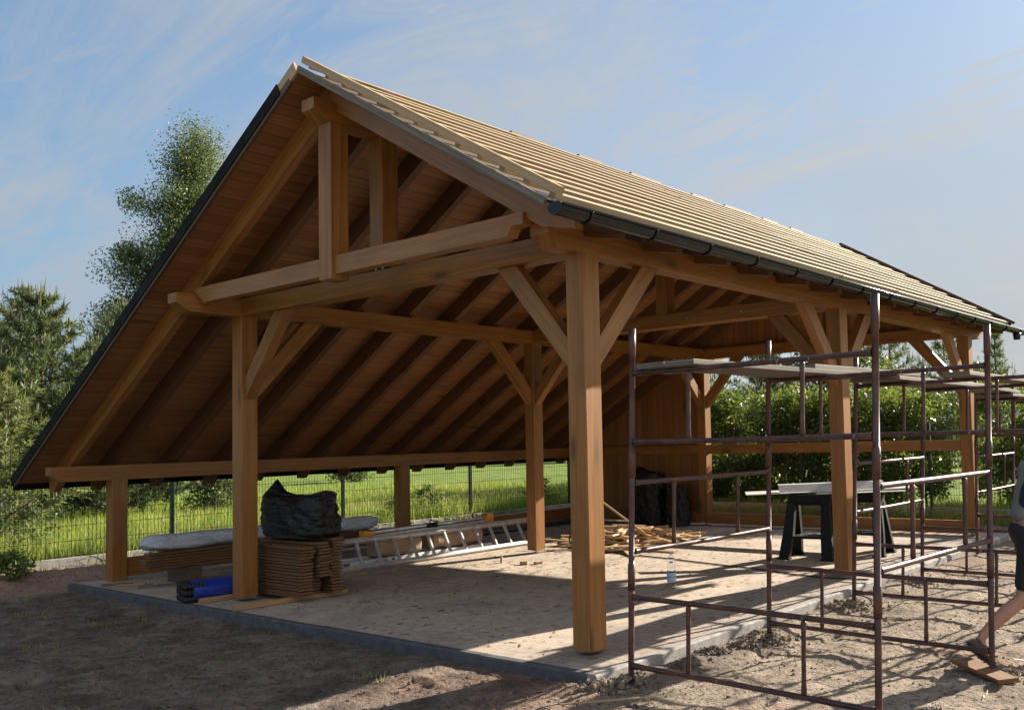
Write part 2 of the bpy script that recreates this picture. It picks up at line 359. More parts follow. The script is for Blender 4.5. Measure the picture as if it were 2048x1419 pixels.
so = bpy.data.objects.new('sun', sun); COL.objects.link(so); so.rotation_euler = (-sd).to_track_quat('-Z', 'Y').to_euler(); so.location = (6, 30, 16)
W = bpy.data.worlds.new('World'); SC.world = W; W.use_nodes = True; nt = W.node_tree; nt.nodes.clear(); g = NT(nt)
wo = g.n('OutputWorld'); bg = g.n('Background'); g.l(bg.outputs[0], wo.inputs[0]); bg.inputs['Strength'].default_value = .078
sky = g.n('TexSky'); sky.sky_type = 'NISHITA'; sky.sun_disc = False; sky.sun_elevation = SEL; sky.sun_rotation = SAZ
sky.air_density = 1.0; sky.dust_density = .6; sky.ozone_density = 1.6
# thin cirrus, denser towards the sun's side of the sky
tc = g.n('TexCoord'); sp = g.n('SeparateXYZ'); g.l(tc.outputs['Generated'], sp.inputs[0])
zz = g.math('ADD', g.math('MAXIMUM', sp.outputs[2], 0), .22)
cv = g.n('CombineXYZ'); g.l(g.math('DIVIDE', sp.outputs[0], zz), cv.inputs[0]); g.l(g.math('DIVIDE', sp.outputs[1], zz), cv.inputs[1])
mp = g.n('Mapping'); mp.inputs['Rotation'].default_value = (0, 0, R(35)); mp.inputs['Scale'].default_value = (.55, 1.5, 1); mp.inputs['Location'].default_value = (3.1, 1.4, 0); g.l(cv.outputs[0], mp.inputs[0])
n1 = g.noise(mp.outputs[0], 1.25, 10, .66, .9); n2 = g.noise(cv.outputs[0], .75, 7, .62, .5)
mp2 = g.n('Mapping'); mp2.inputs['Rotation'].default_value = (0, 0, R(-20)); mp2.inputs['Scale'].default_value = (1.1, 2.6, 1); g.l(cv.outputs[0], mp2.inputs[0]); n3 = g.noise(mp2.outputs[0], 2.1, 10, .68, .7)
cm = g.math('MULTIPLY', g.ramp(n1, [(.40, 0), (.62, 1)]), g.ramp(n2, [(.36, .12), (.54, 1)]))
cm = g.math('MAXIMUM', cm, g.math('MULTIPLY', g.math('MULTIPLY', g.ramp(n3, [(.44, 0), (.62, 1)]), g.ramp(n2, [(.38, .25), (.52, 1)])), .75))
dt = g.n('VectorMath'); dt.operation = 'DOT_PRODUCT'; g.l(tc.outputs['Generated'], dt.inputs[0]); dt.inputs[1].default_value = sd
sunside = g.ramp(dt.outputs['Value'], [(.35, 0), (.80, 1)])
low = g.ramp(sp.outputs[2], [(.02, .80), (.16, .50), (.40, .10), (.62, 0)])
veil = g.math('MAXIMUM', low, g.math('MULTIPLY', sunside, g.ramp(sp.outputs[2], [(.08, .95), (.27, .75), (.46, .22)])))
vcol = g.mix((.86, 1.48, 2.14), (2.08, 2.20, 2.32), g.ramp(dt.outputs['Value'], [(.02, 0), (.62, 1)]))
skyc = g.mix(g.mix(sky.outputs[0], (.66, .77, .82), 1.0, 'MULTIPLY'), vcol, veil)
ccol = g.mix((1.95, 2.24, 2.62), (2.65, 2.74, 2.82), sunside)
skyc = g.mix(skyc, ccol, g.math('MINIMUM', g.math('MAXIMUM', cm, .16), .88))
# added fill glow in the unseen sky right of the picture, weaker behind the photographer
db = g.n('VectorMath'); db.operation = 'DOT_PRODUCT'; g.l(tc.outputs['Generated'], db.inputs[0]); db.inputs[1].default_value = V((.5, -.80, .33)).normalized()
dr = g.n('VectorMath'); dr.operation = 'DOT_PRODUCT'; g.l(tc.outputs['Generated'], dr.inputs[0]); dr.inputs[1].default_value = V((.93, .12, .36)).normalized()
fill_glow = g.math('MULTIPLY', g.ramp(db.outputs['Value'], [(.35, 0), (.8, 1)]), g.ramp(n2, [(.34, .45), (.55, 1)]))
skyc = g.mix(skyc, (6.4, 6.2, 6.0), g.math('MULTIPLY', fill_glow, .20))
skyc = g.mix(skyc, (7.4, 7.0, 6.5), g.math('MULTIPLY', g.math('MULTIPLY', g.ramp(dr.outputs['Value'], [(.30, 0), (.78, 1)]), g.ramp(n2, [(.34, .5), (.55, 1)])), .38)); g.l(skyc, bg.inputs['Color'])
SC.view_settings.view_transform = 'Standard'; SC.view_settings.look = 'None'; SC.view_settings.exposure = 1.5; SC.view_settings.gamma = 1
SC.cycles.max_bounces = 8; SC.cycles.diffuse_bounces = 4; SC.cycles.transparent_max_bounces = 8
SC.cycles.use_denoising = True; SC.cycles.sample_clamp_indirect = 6

# ------------------------------------------------------------------ ground: one sheet, finely dug up round the slab
def sst(a, b, x): t = min(1, max(0, (x-a)/(b-a))); return t*t*(3-2*t)
SLX0, SLX1, SLY0, SLY1 = -8.09, .44, -.43, 9.05
FEET = [(random.Random(900+k).uniform(.9, 4.2), random.Random(950+k).uniform(-2.6, 2.6), random.Random(990+k).uniform(-.6, .6)) for k in range(46)]+[(random.Random(300+k).uniform(-4.5, .2), random.Random(350+k).uniform(-3.2, -.8), random.Random(390+k).uniform(.6, 2.2)) for k in range(26)]
def gh(x, y):
    z = -.085
    z += .16*sst(-8.3, -9.1, x)*1.0                       # rises to the fence on the left
    z += .10*sst(-9.2, -14, x)
    z += .13*sst(9.0, 10.5, y)*(1-sst(-8.3, -9.1, x))
    d = max(SLX0-x, x-SLX1, SLY0-y, y-SLY1)               # distance outside the slab
    near = 1 if (-11 < x < 9 and -8 < y < 14) else .35
    if d < -.25: return -.2
    a = noise.noise(V((x*.5, y*.5, 1.3)))*.05+noise.noise(V((x*1.7, y*1.7, 5)))*.030
    a += noise.noise(V((x*5, y*5, 9)))*.022+abs(noise.noise(V((x*11, y*11, 2))))*.024+noise.noise(V((x*24, y*24, 7)))*.011
    a += .035*max(0, noise.noise(V((x*2.6+4, y*2.6, 3)))-.15)
    if d < .5: a = a*max(.0, min(1, .35+d*1.3)) + (-.0 if d > 0 else -.05)
    if d < 0: return min(-.06, z)
    if .5 < x < 4.6 and -3 < y < 3 or -5 < x < .5 and -3.6 < y < -.5:
        for fx, fy, fa in FEET:
            ex, ey = x-fx, y-fy
            if ex*ex+ey*ey < .06:
                u, v = ex*math.cos(fa)+ey*math.sin(fa), -ex*math.sin(fa)+ey*math.cos(fa); q_ = math.hypot(u/.065, v/.15); a += (-.034*sst(1.05, .8, q_) if q_ < 1.05 else .010*sst(1.6, 1.1, q_))
    if x > 0: z += .045*math.exp(-((d-.12)/.16)**2)*(.6+.8*noise.noise(V((x*3, y*3, 4))))   # spoil thrown up along the kerb
    if x > 1.2: z -= .02*sst(1.2, 2.4, x)
    a *= .62 if x > SLX1 else .82
    return z+a*near
def axis(lo, hi, fine, far):
    a = list(np.arange(lo, hi, fine)); s = fine; p = a[-1]
    while p < far: s *= 1.28; p += s; a.append(p)
    s = fine; p = a[0]; b = []
    while p > -far: s *= 1.28; p -= s; b.append(p)
    return b[::-1]+a
xs = axis(-8.6, 4.8, .03, 900); ys = axis(-3.4, 3.0, .03, 900)
zg = [[gh(x, y) for x in xs] for y in ys]
vv = np.array([(x, y, zg[j][i]) for j, y in enumerate(ys) for i, x in enumerate(xs)], np.float32)
nx, ny = len(xs), len(ys); I = np.arange(nx*ny).reshape(ny, nx)
q = np.stack([I[:-1, :-1], I[:-1, 1:], I[1:, 1:], I[1:, :-1]], -1).reshape(-1, 4)
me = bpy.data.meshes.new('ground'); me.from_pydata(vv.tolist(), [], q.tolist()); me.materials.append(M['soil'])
me.polygons.foreach_set('use_smooth', [True]*len(me.polygons)); me.update()
tag(link('ground', me), kind='structure')

# paved floor of blocks inside a concrete kerb
mb = MB(); mb.box(SLX0+.08, SLX1-.08, SLY0+.08, SLY1-.08, -.18, 0.0, ch=0)
tag(mb.build('pavement', M['paver']), kind='structure')
mb = MB()
def kerb_run(x0, x1, y0, y1, horizontal, mi):
    a, b = (x0, x1) if horizontal else (y0, y1); n = round((b-a)/1.0); 
    for i in range(n):
        p, q_ = a+(b-a)*i/n+.002, a+(b-a)*(i+1)/n-.002; dz = rnd.uniform(-.003, .003)+.003
        if horizontal: mb.beam((p, (y0+y1)/2, -.1+dz), (q_, (y0+y1)/2, -.1+dz), y1-y0, .2, ch=.012, mi=mi)
        else: mb.beam(((x0+x1)/2, p, -.1+dz), ((x0+x1)/2, q_, -.1+dz), x1-x0, .2, ch=.012, mi=mi)
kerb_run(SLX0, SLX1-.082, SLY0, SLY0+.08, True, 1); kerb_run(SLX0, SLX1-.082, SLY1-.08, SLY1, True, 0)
kerb_run(SLX1-.08, SLX1, SLY0, SLY1, False, 0); kerb_run(SLX0, SLX0+.08, SLY0+.082, SLY1-.082, False, 0)
tag(mb.build('kerb', [M['concrete'], M['concrete_shaded']]), kind='structure')

# loose clods, straw and chips nobody could count
def scatter(n, boxes, keep=None):
    out = []
    while len(out) < n:
        x0, x1, y0, y1 = rnd.choice(boxes); x, y = rnd.uniform(x0, x1), rnd.uniform(y0, y1)
        if keep is None or keep(x, y): out.append((x, y))
    return out
def outside(x, y): return max(SLX0-x, x-SLX1, SLY0-y, y-SLY1) > .01
heaps = [(.60, -.30, .16), (.50, -.46, .13), (.72, 1.40, .16), (.70, 2.95, .17), (.66, 1.1, .1), (.74, 4.6, .14), (.62, .35, .10), (.58, .75, .08), (2.6, 1.3, .12)]
mb = MB(); ico = bmesh.new(); bmesh.ops.create_icosphere(ico, subdivisions=1, radius=1); icov = [v.co.copy() for v in ico.verts]; icof = [tuple(v.index for v in f.verts) for f in ico.faces]; ico.free()
def clod(x, y, z, r):
    b = len(mb.v); sx, sy, sz = [rnd.uniform(.6, 1.3) for _ in range(3)]; q_ = Quaternion((rnd.random()-.5, rnd.random()-.5, rnd.random()-.5, rnd.random()-.5)).normalized()
    for c in icov:
        p = q_ @ V((c.x*sx, c.y*sy, c.z*sz)); p *= r*rnd.uniform(.75, 1.2); mb.v.append((x+p.x, y+p.y, z+p.z))
    for f in icof: mb.face(tuple(b+i for i in f), ((0, 0),)*3, 0, False)
for hx, hy, hr in heaps:
    for k in range(150):
        a = rnd.uniform(0, 6.28); rr = hr*1.7*abs(rnd.gauss(0, .55)); x, y = hx+rr*math.cos(a), hy+rr*math.sin(a)*1.3
        if not outside(x-.02, y+.02): continue
        t = max(0, 1-rr/(hr*1.5)); clod(x, y, gh(x, y)+t*hr*.33*rnd.random(), rnd.uniform(.006, .020)*(1+t*.5))
for x, y in scatter(7500, [(-7, 4.5, -3.6, -.45), (-7, 4.5, -3.6, -.45), (.46, 4.6, -3, 6)], outside): clod(x, y, gh(x, y)+.001, rnd.choice((.004, .006, .008, .010, .013))*rnd.uniform(.7, 1.3))
tag(mb.build('soil_clods', M['soil']), kind='stuff')
def strips(pts, ln, wd, zf, tilt=.25):
    P = np.array(pts); n = len(P); a = rng.uniform(0, 6.28, n); L = rng.uniform(*ln, n)/2; Wd = rng.uniform(*wd, n)/2
    d = np.stack([np.cos(a), np.sin(a), rng.uniform(-tilt, tilt, n)], 1); s_ = np.stack([-np.sin(a), np.cos(a), rng.uniform(-.6, .6, n)], 1)
    c = np.column_stack([P, [zf(x, y) for x, y in pts]]); l_, w_ = L[:, None], Wd[:, None]
    return np.stack([c-d*l_-s_*w_, c+d*l_-s_*w_, c+d*l_+s_*w_, c-d*l_+s_*w_], 1).reshape(-1, 3)
tag(fastmesh('straw', strips(scatter(6500, [(-7.5, 4.5, -3.6, -.45), (.46, 4.6, -3, 6), (-9.2, -8.1, -3, 8)], outside), (.02, .12), (.002, .006), lambda x, y: gh(x, y)+.012), 0, [M['straw']]), kind='stuff')
inside = lambda x, y: not outside(x, y)
tag(fastmesh('wood_chips', np.concatenate([strips(scatter(2600, [(-7.8, .3, -.3, 6.5)], inside), (.02, .08), (.004, .011), lambda x, y: .006, .06),
    strips(scatter(700, [(-5.6, -3.0, 2.2, 7.0)], inside), (.02, .09), (.003, .010), lambda x, y: .007, .06)]), 0, [M['straw'], M['dark_wood']], mi=[int(rnd.random() < .6) for _ in range(3300)]), kind='stuff')
# meadow grass behind the fences
def blades(pts, hmin, hmax, w, zf, per=4, spread=.05):
    P = np.repeat(np.array(pts), per, 0)+rng.normal(0, spread, (len(pts)*per, 2)); n = len(P); H = rng.uniform(hmin, hmax, n); a = rng.uniform(0, 6.28, n)
    z = np.repeat(np.array([zf(x, y) for x, y in pts]), per)-.01; b = np.column_stack([P, z]); s_ = np.stack([np.cos(a), np.sin(a), 0*a], 1)*w/2
    tip = b+np.column_stack([rng.normal(0, .3, n)*H, rng.normal(0, .3, n)*H, H]); return np.stack([b-s_, b+s_, tip], 1).reshape(-1, 3)
gp = [(-9.32-abs(rnd.gauss(0, 6)), rnd.uniform(-5, 15)) for _ in range(15000)]
gq = [(rnd.uniform(-9.3, 8), 10.15+abs(rnd.gauss(0, 1.6))) for _ in range(7000)]
gt = []
for _ in range(230):
    y = rnd.uniform(-4, 13); x = -9.36-abs(rnd.gauss(0, .35)); gt += [(x+rnd.gauss(0, .12), y+rnd.gauss(0, .12)) for _ in range(9)]
gw = []
for wx_, wy_, wn in ((-6.6, -1.3, 9), (-5.2, -1.0, 8), (-7.6, -1.0, 10), (-4.4, -2.0, 6), (-2.6, -1.5, 5), (-8.3, -.2, 10), (-8.7, 1.2, 12), (-1.2, -1.15, 5), (-6.0, -2.6, 7)):
    gw += [(wx_+rnd.gauss(0, .16), wy_+rnd.gauss(0, .12)) for _ in range(wn)]
for _ in range(160): gw.append((-9.15+abs(rnd.gauss(0, .10)), rnd.uniform(-4, 9)))
tag(fastmesh('grass', np.concatenate([blades(gw, .03, .10, .010, gh, 4, .02), blades(gp, .10, .30,   .018, gh), blades(gq, .10, .32, .014, gh), blades(gt, .2, .52, .014, gh)]), 0, [M['blade']], corners=3), kind='stuff')
# ------------------------------------------------------------------ the timber pavilion: one building, many parts
PX, LX, EX, XR = 0.0, -4.808, -7.826, -2.404
YS = (0.0, 4.221, 8.473); HP, HE = 2.966, 1.244; T = .5718
GY0, GY1, XE, XL = -.825, 9.24, .46, -8.55
def zt(x): return 4.742-T*abs(x-XR)          # underside of the roof boards
ROOT = V((-3.8, 4.2, 0))
pav = empty('timber_pavilion', ROOT, 'open brown timber pavilion with a steep lopsided gable roof, half built, battens bare on top', 'pavilion')
def part(name, mb, mat, parent=pav, loc=ROOT): return off(mb, loc).build(name, mat, parent)
# posts
for x in (PX, LX, EX):
    for y in YS:
        z0, z1 = (.0, HE) if x == EX else (.045, HP)
        p = part('post', MB().beam((x, y, z0), (x, y, z1), .18, .18, up=(0, 1, 0), ch=.007), M['beam'])
        if x != EX:
            mb = MB(); mb.box(x-.06, x+.06, y-.06, y+.06, .001, .009, ch=0); mb.lathe([(.014, 0), (.014, .04)], (x, y, .008), 12)
            part('post_shoe', mb, M['steel'], p)
# long plates with clipped front ends
def plate(x, z0, z1, y0, y1):
    c = .10
    return MB().prism([(y0, z1), (y0, z0+.085), (y0+.13, z0), (y1-.13, z0), (y1, z0+.085), (y1, z1)], 'x', x-.09, x+.09)
part('wall_plate', plate(PX, HP, HP+.18, -.447, 9.10), M['beam'])
part('purlin', plate(LX, HP, HP+.18, -.74, 9.10), M['beam'])
part('wall_plate', plate(EX, HE, HE+.18, -.74, 9.10), M['beam'])
rb = MB().prism([(-.75, 4.53), (-.75, 4.43), (-.60, 4.352), (9.0, 4.352), (9.15, 4.43), (9.15, 4.53)], 'x', XR-.09, XR+.09)
part('ridge_beam', rb, M['beam'])
# tie beams, king posts, collars
bolt = lambda mb, x, y, z, ax: mb.lathe([(.012, 0), (.012, .012), (.004, .018)], (x, y, z), 8)
for y in YS:
    t = part('tie_beam', MB().beam((LX+.091, y, HP+.092), (PX-.091, y, HP+.092), .18, .178), M['beam'])
    if y == YS[1]:
        mb = MB()
        for x in (-1.2, -2.0, -3.1): mb.tube([(x, y-.091, 3.06), (x, y-.103, 3.06)], .016, 8)
        part('bolt', mb, M['steel'], t)
    kz = 3.19 if y == 0 else 3.149
    k = part('king_post', MB().beam((XR, y, kz), (XR, y, 4.35), .18, .18, up=(0, 1, 0)), M['beam'])
    if y == 0:
        mb = MB()
        for dx in (-.05, .05): mb.lathe([(.011, 0), (.011, .045)], (XR+dx, -.05, 3.148), 8)
        mb.box(XR-.075, XR+.075, -.075, .06, 3.183, 3.189, ch=0); part('post_shoe', mb, M['steel'], k)
for y in (-.51, 8.98):
    part('hanging_post', MB().beam((XR, y, 3.003), (XR, y, 4.35), .18, .178, up=(0, 1, 0), ch=.007), M['beam'])
    s = -.53
    a, b = y-.055, y+.045
    part('collar_beam', MB().prism([(LX+.27, 3.045), (XR-.091, 3.045), (XR-.091, 3.20), (LX+.05, 3.20)], 'y', a, b), M['beam'])
    part('collar_beam', MB().prism([(XR+.091, 3.045), (-.20, 3.045), (-.16, 3.115), (-.043, 3.115), (-.043, 3.20), (XR+.091, 3.20)], 'y', a, b), M['beam'])
# knee braces
def brace(x, y, dx, dy, drop=.87, w=.10, h=.155):
    d = V((dx, dy, 0)); n = V((-d.x, -d.y, 1)).normalized()
    a = V((x, y, HP-drop))+d*.09; b = V((x, y, HP))+d*drop
    # plumb cut against the post, level cut under the beam
    s = V((-dy, dx, 0)); k = h*math.sqrt(2)
    lo = [(.091, HP-drop), (drop, HP-.002), (drop-k*.98, HP-.002), (.091, HP-drop+k)]
    mb = MB(); P = [V((x, y, 0))+d*u+V((0, 0, z)) for u, z in lo]
    mb.sweep([p-s*w/2 for p in P], [p+s*w/2 for p in P])
    # grain along the brace
    ax = V((d.x, d.y, 1)).normalized(); ac = V((-d.x, -d.y, 1)).normalized(); u0 = rnd.uniform(0, 30); v0 = rnd.uniform(0, 9)
    mb.uv = [tuple((u0+V(mb.v[i]).dot(ax), v0+V(mb.v[i]).dot(ac)+V(mb.v[i]).dot(s)) for i in f) for f in mb.f]
    part('knee_brace', mb, M['beam'])
for i, y in enumerate(YS):
    brace(PX, y, -1, 0); brace(LX, y, 1, 0)
    for x in (PX, LX):
        if i < 2: brace(x, y, 0, 1)
        if i > 0: brace(x, y, 0, -1)
# rafters
RY = [-.49, -.035]+[.67+.704*k for k in range(11)]+[8.40, 8.98]
D = .231
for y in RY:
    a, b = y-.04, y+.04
    rm = M['beam'] if y < -.4 else M['rafter']  # front pair in plain timber, the others with shade in their colour
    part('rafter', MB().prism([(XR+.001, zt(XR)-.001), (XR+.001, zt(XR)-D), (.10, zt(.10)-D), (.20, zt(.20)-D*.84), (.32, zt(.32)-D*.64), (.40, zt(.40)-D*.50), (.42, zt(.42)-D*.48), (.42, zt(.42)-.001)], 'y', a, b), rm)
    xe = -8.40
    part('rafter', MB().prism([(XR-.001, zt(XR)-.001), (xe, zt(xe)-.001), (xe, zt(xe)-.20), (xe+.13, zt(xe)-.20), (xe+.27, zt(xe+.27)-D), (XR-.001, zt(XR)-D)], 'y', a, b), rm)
# roof: boarding, counter battens, battens, verges
nR = V((T, 0, 1)).normalized(); nL = V((-T, 0, 1)).normalized(); cs = 1/math.sqrt(1+T*T)
def deck(x0, x1, sgn):
    mb = MB(); n = nR if sgn > 0 else nL
    A = V((x0, 0, zt(x0))); B = V((x1, 0, zt(x1))); Ls = (B-A).length
    ring = lambda y: [A+V((0, y, 0)), B+V((0, y, 0)), B+V((0, y, 0))+n*.021, A+V((0, y, 0))+n*.021]
    r0, r1 = ring(GY0), ring(GY1)
    if sgn < 0: r0, r1 = r1, r0
    b = len(mb.v); mb.v += [tuple(p) for p in r0+r1]; u = abs(GY1-GY0); vs = [0, Ls, Ls+.02, 2*Ls+.02, 2*Ls+.04]
    for i in range(4):
        j = (i+1) % 4; mb.face((b+i, b+4+i, b+4+j, b+j), ((0, vs[i]), (u, vs[i]), (u, vs[i+1]), (0, vs[i+1])), 1 if i == 2 else 0)
    mb.face((b, b+1, b+2, b+3), ((0, 0), (0, Ls), (.02, Ls), (.02, 0))); mb.face((b+7, b+6, b+5, b+4), ((0, 0), (.02, 0), (.02, Ls), (0, Ls)))
    return mb
roofR = part('roof', deck(XR, XE, 1), [M['deck'], M['underlay']]); roofL = part('roof', deck(XR, XL, -1), [M['deck'], M['underlay']])
def along(x0, x1, y, h0, h1, w, sgn, mat, parent, name):       # a batten running down the slope
    n = nR if sgn > 0 else nL; h = (h0+h1)/2
    mb = MB().beam(V((x0, y, zt(x0)))+n*h, V((x1, y, zt(x1)))+n*h, w, h1-h0, up=n, ch=.003)
    return part(name, mb, mat, parent)
for y in RY[1:-1]:
    along(XR+.03, XE-.02, y, .022, .046, .05, 1, M['tan_wood'], roofR, 'counter_batten')
slope = (XE-XR)/cs
nb = 13
for i in range(nb):
    d_ = .06+(slope-.13)*i/(nb-1); x = XR+d_*cs; p = V((x, 0, zt(x)))+nR*.0695
    mb = MB(); cuts = [GY0+.045+rnd.uniform(0, .02)]+sorted([rnd.choice(RY[3:8])+rnd.uniform(-.02, .02), rnd.choice(RY[8:12])+rnd.uniform(-.02, .02)])+[GY1-.02]
    for y0, y1 in zip(cuts, cuts[1:]):
        e0, e1 = [V((T, 0, 1)).normalized()*rnd.uniform(-.003, .004)+V((cs, 0, -T*cs))*rnd.uniform(-.009, .009) for _ in (0, 1)]
        mb.beam(p+V((0, y0+.002, 0))+e0, p+V((0, y1-.002, 0))+e1, .054, .044, up=nR, ch=.004)
    part('roof_batten', mb, M['pine'], roofR)
nl = 22; slopeL = (XR-XL)/cs
for i in range(nl):
    d_ = .08+(slopeL-.16)*i/(nl-1); x = XR-d_*cs; p = V((x, 0, zt(x)))+nL*.0695
    part('roof_batten', MB().beam(p+V((0, GY0+.05, 0)), p+V((0, GY1-.02, 0)), .06, .044, up=nL, ch=.004), M['pine'], roofL)
for y in RY[1:-1]: along(XR-.03, XL+.02, y, .022, .046, .05, -1, M['tan_wood'], roofL, 'counter_batten')
along(XR-.02, XE+.03, GY0+.028, .0925, .150, .055, 1, M['pine'], roofR, 'verge_board')
along(XR+.0, XE-.02, GY0-.014, -.012, .045, .024, 1, M['grey_wood'], roofR, 'verge_board')
along(XR-.0, XE+.02, GY1-.03, .0925, .140, .06, 1, M['dark_wood'], roofR, 'verge_board')
along(XR-.0, XE-.02, GY1+.014, -.012, .13, .024, 1, M['dark_wood'], roofR, 'verge_board')
along(XR-.002, XR-.40, GY0-.014, -.012, .10, .024, -1, M['pine'], roofL, 'verge_board')
along(XR-.24, XL-.03, GY0-.032, -.005, .105, .010, -1, M['dark_flash'], roofL, 'verge_trim')
along(XR-.24, XL-.03, GY0-.002, .092, .105, .070, -1, M['dark_flash'], roofL, 'verge_trim')
along(XR-.10, XL-.0, GY0-.012, -.034, .030, .03, -1, M['dark_wood'], roofL, 'verge_board')
along(XR-.0, XL-.02, GY1+.014, -.012, .13, .024, -1, M['dark_wood'], roofL, 'verge_board')
# dark counter batten ends showing over the ridge
for y0, w in ((1.6, .55), (2.65, .4), (3.6, .6), (4.9, .5), (5.7, .7), (6.75, .45), (7.6, .4)):
    part('ridge_batten', MB().beam((XR-.03, y0, zt(XR)+.112), (XR-.03, y0+w, zt(XR)+.112), .05, .03, ch=.002), M['dark_wood'], roofL)
# left eave trim and eave flashing on the right
mb = MB().box(XL-.014, XL-.002, GY0-.03, GY1+.02, zt(XL)-.075, zt(XL)+.09, ch=.002); part('eave_trim', mb, M['dark_flash'], roofL)
xa, xb = XE-.115, XE+.055
mb = MB(); pa = V((xa, 0, zt(xa)))+nR*.0505; pb = V((xb, 0, zt(xb)))+nR*.0505
for (p, q_) in ((pa, pb),):
    r0 = [p, q_, q_+V((0, 0, -.028)), q_+V((-.003, 0, -.028)), q_+V((-.003, 0, -.003)), p+V((0, 0, -.003))]
    mb.sweep([v_+V((0, GY0-.01, 0)) for v_ in r0], [v_+V((0, GY1, 0)) for v_ in r0])
part('eave_flashing', mb, M['flash'], roofR)
# gutter: half round with rolled rims, brackets, end caps and an outlet
GX, GZ, GR = .60, 3.068, .060
gut = MB(); y0, y1 = -.90, 9.40
prof = [(GX+GR*math.cos(a), GZ+GR*math.sin(a)) for a in [math.pi+math.pi*k/16 for k in range(17)]]
rin = [(GX+(GR-.004)*math.cos(a), GZ+(GR-.004)*math.sin(a)) for a in [2*math.pi-math.pi*k/16 for k in range(17)]]
gut.grid([[(x, y, z) for x, z in prof+rin] for y in (y0, y1)], closed_u=True)
gut.tube([(GX+GR+.004, y0, GZ+.004), (GX+GR+.004, y1, GZ+.004)], .011, 10); gut.tube([(GX-GR, y0, GZ+.010), (GX-GR, y1, GZ+.010)], .006, 8)
gt_ = part('gutter', gut, M['black_metal'])
for yy, nm in ((y0-.004, 'gutter_end_cap'), (y1+.004, 'gutter_end_cap')):
    mb = MB(); P = [(GX+(GR+.004)*math.cos(a), GZ+.006+(GR+.004)*math.sin(a)) for a in [math.pi+math.pi*k/16 for k in range(17)]]+[(GX+.03, GZ+.028), (GX-.03, GZ+.024)]
    mb.prism(P, 'y', yy-.006, yy+.012); part(nm, mb, M['black_metal'], gt_)
mb = MB(); mb.lathe([(.062, 0), (.056, -.05), (.05, -.08), (.05, -.10)], (GX, 9.1, GZ-.045), 16); part('gutter_outlet', mb, M['black_metal'], gt_)
for k, yy in enumerate([-.62+.695*i for i in range(15)]):
    mb = MB(); arc = [(GX+(GR+.006)*math.cos(a), yy, GZ+(GR+.006)*math.sin(a)) for a in [math.pi*.95+math.pi*1.1*j/14 for j in range(15)]]
    mb.tube(arc, .009, 6); mb.tube([arc[0], (GX-GR-.03, yy, GZ+.05)], .008, 6); part('gutter_bracket', mb, M['black_metal'], gt_)
# far gable: boarded left bay and boarded gable above the tie
yw = YS[2]+.02
wall = MB()
def wallpoly(poly):
    b = len(wall.v); n = len(poly)
    wall.v += [(x, yw, z) for x, z in poly]+[(x, yw+.022, z) for x, z in poly]
    wall.face(tuple(b+i for i in range(n)), tuple((z, x) for x, z in poly)); wall.face(tuple(b+n+i for i in range(n))[::-1], tuple((z, x) for x, z in poly)[::-1])
    for i in range(n):
        j = (i+1) % n; wall.face((b+i, b+n+i, b+n+j, b+j), ((poly[i][1], poly[i][0]),)*2+((poly[j][1], poly[j][0]),)*2)
wallpoly([(EX+.091, .04), (LX-.091, .04), (LX-.091, zt(LX-.091)-.01), (EX+.091, zt(EX+.091)-.01)])
wallpoly([(LX-.089, 3.150), (PX+.09, 3.150), (PX+.09, zt(PX+.09)-.01), (XR, zt(XR)-.01), (LX-.089, zt(LX-.089)-.01)])
part('gable_boarding', wall, M['clad'])
for x0, x1 in ((EX+.092, LX-.092), (LX+.092, PX-.092)):
    part('gable_rail', MB().box(x0, x1, YS[2]-.075, YS[2]+.018, 1.27, 1.43), M['beam'])
    part('gable_sill', MB().box(x0, x1, YS[2]-.085, YS[2]+.018, .035, .225), M['beam'])
for ya, yb_ in ((YS[0]+.092, YS[1]-.092), (YS[1]+.092, YS[2]-.092)):
    part('side_sill', MB().box(EX-.05, EX+.05, ya, yb_, .045, .27), M['beam'])
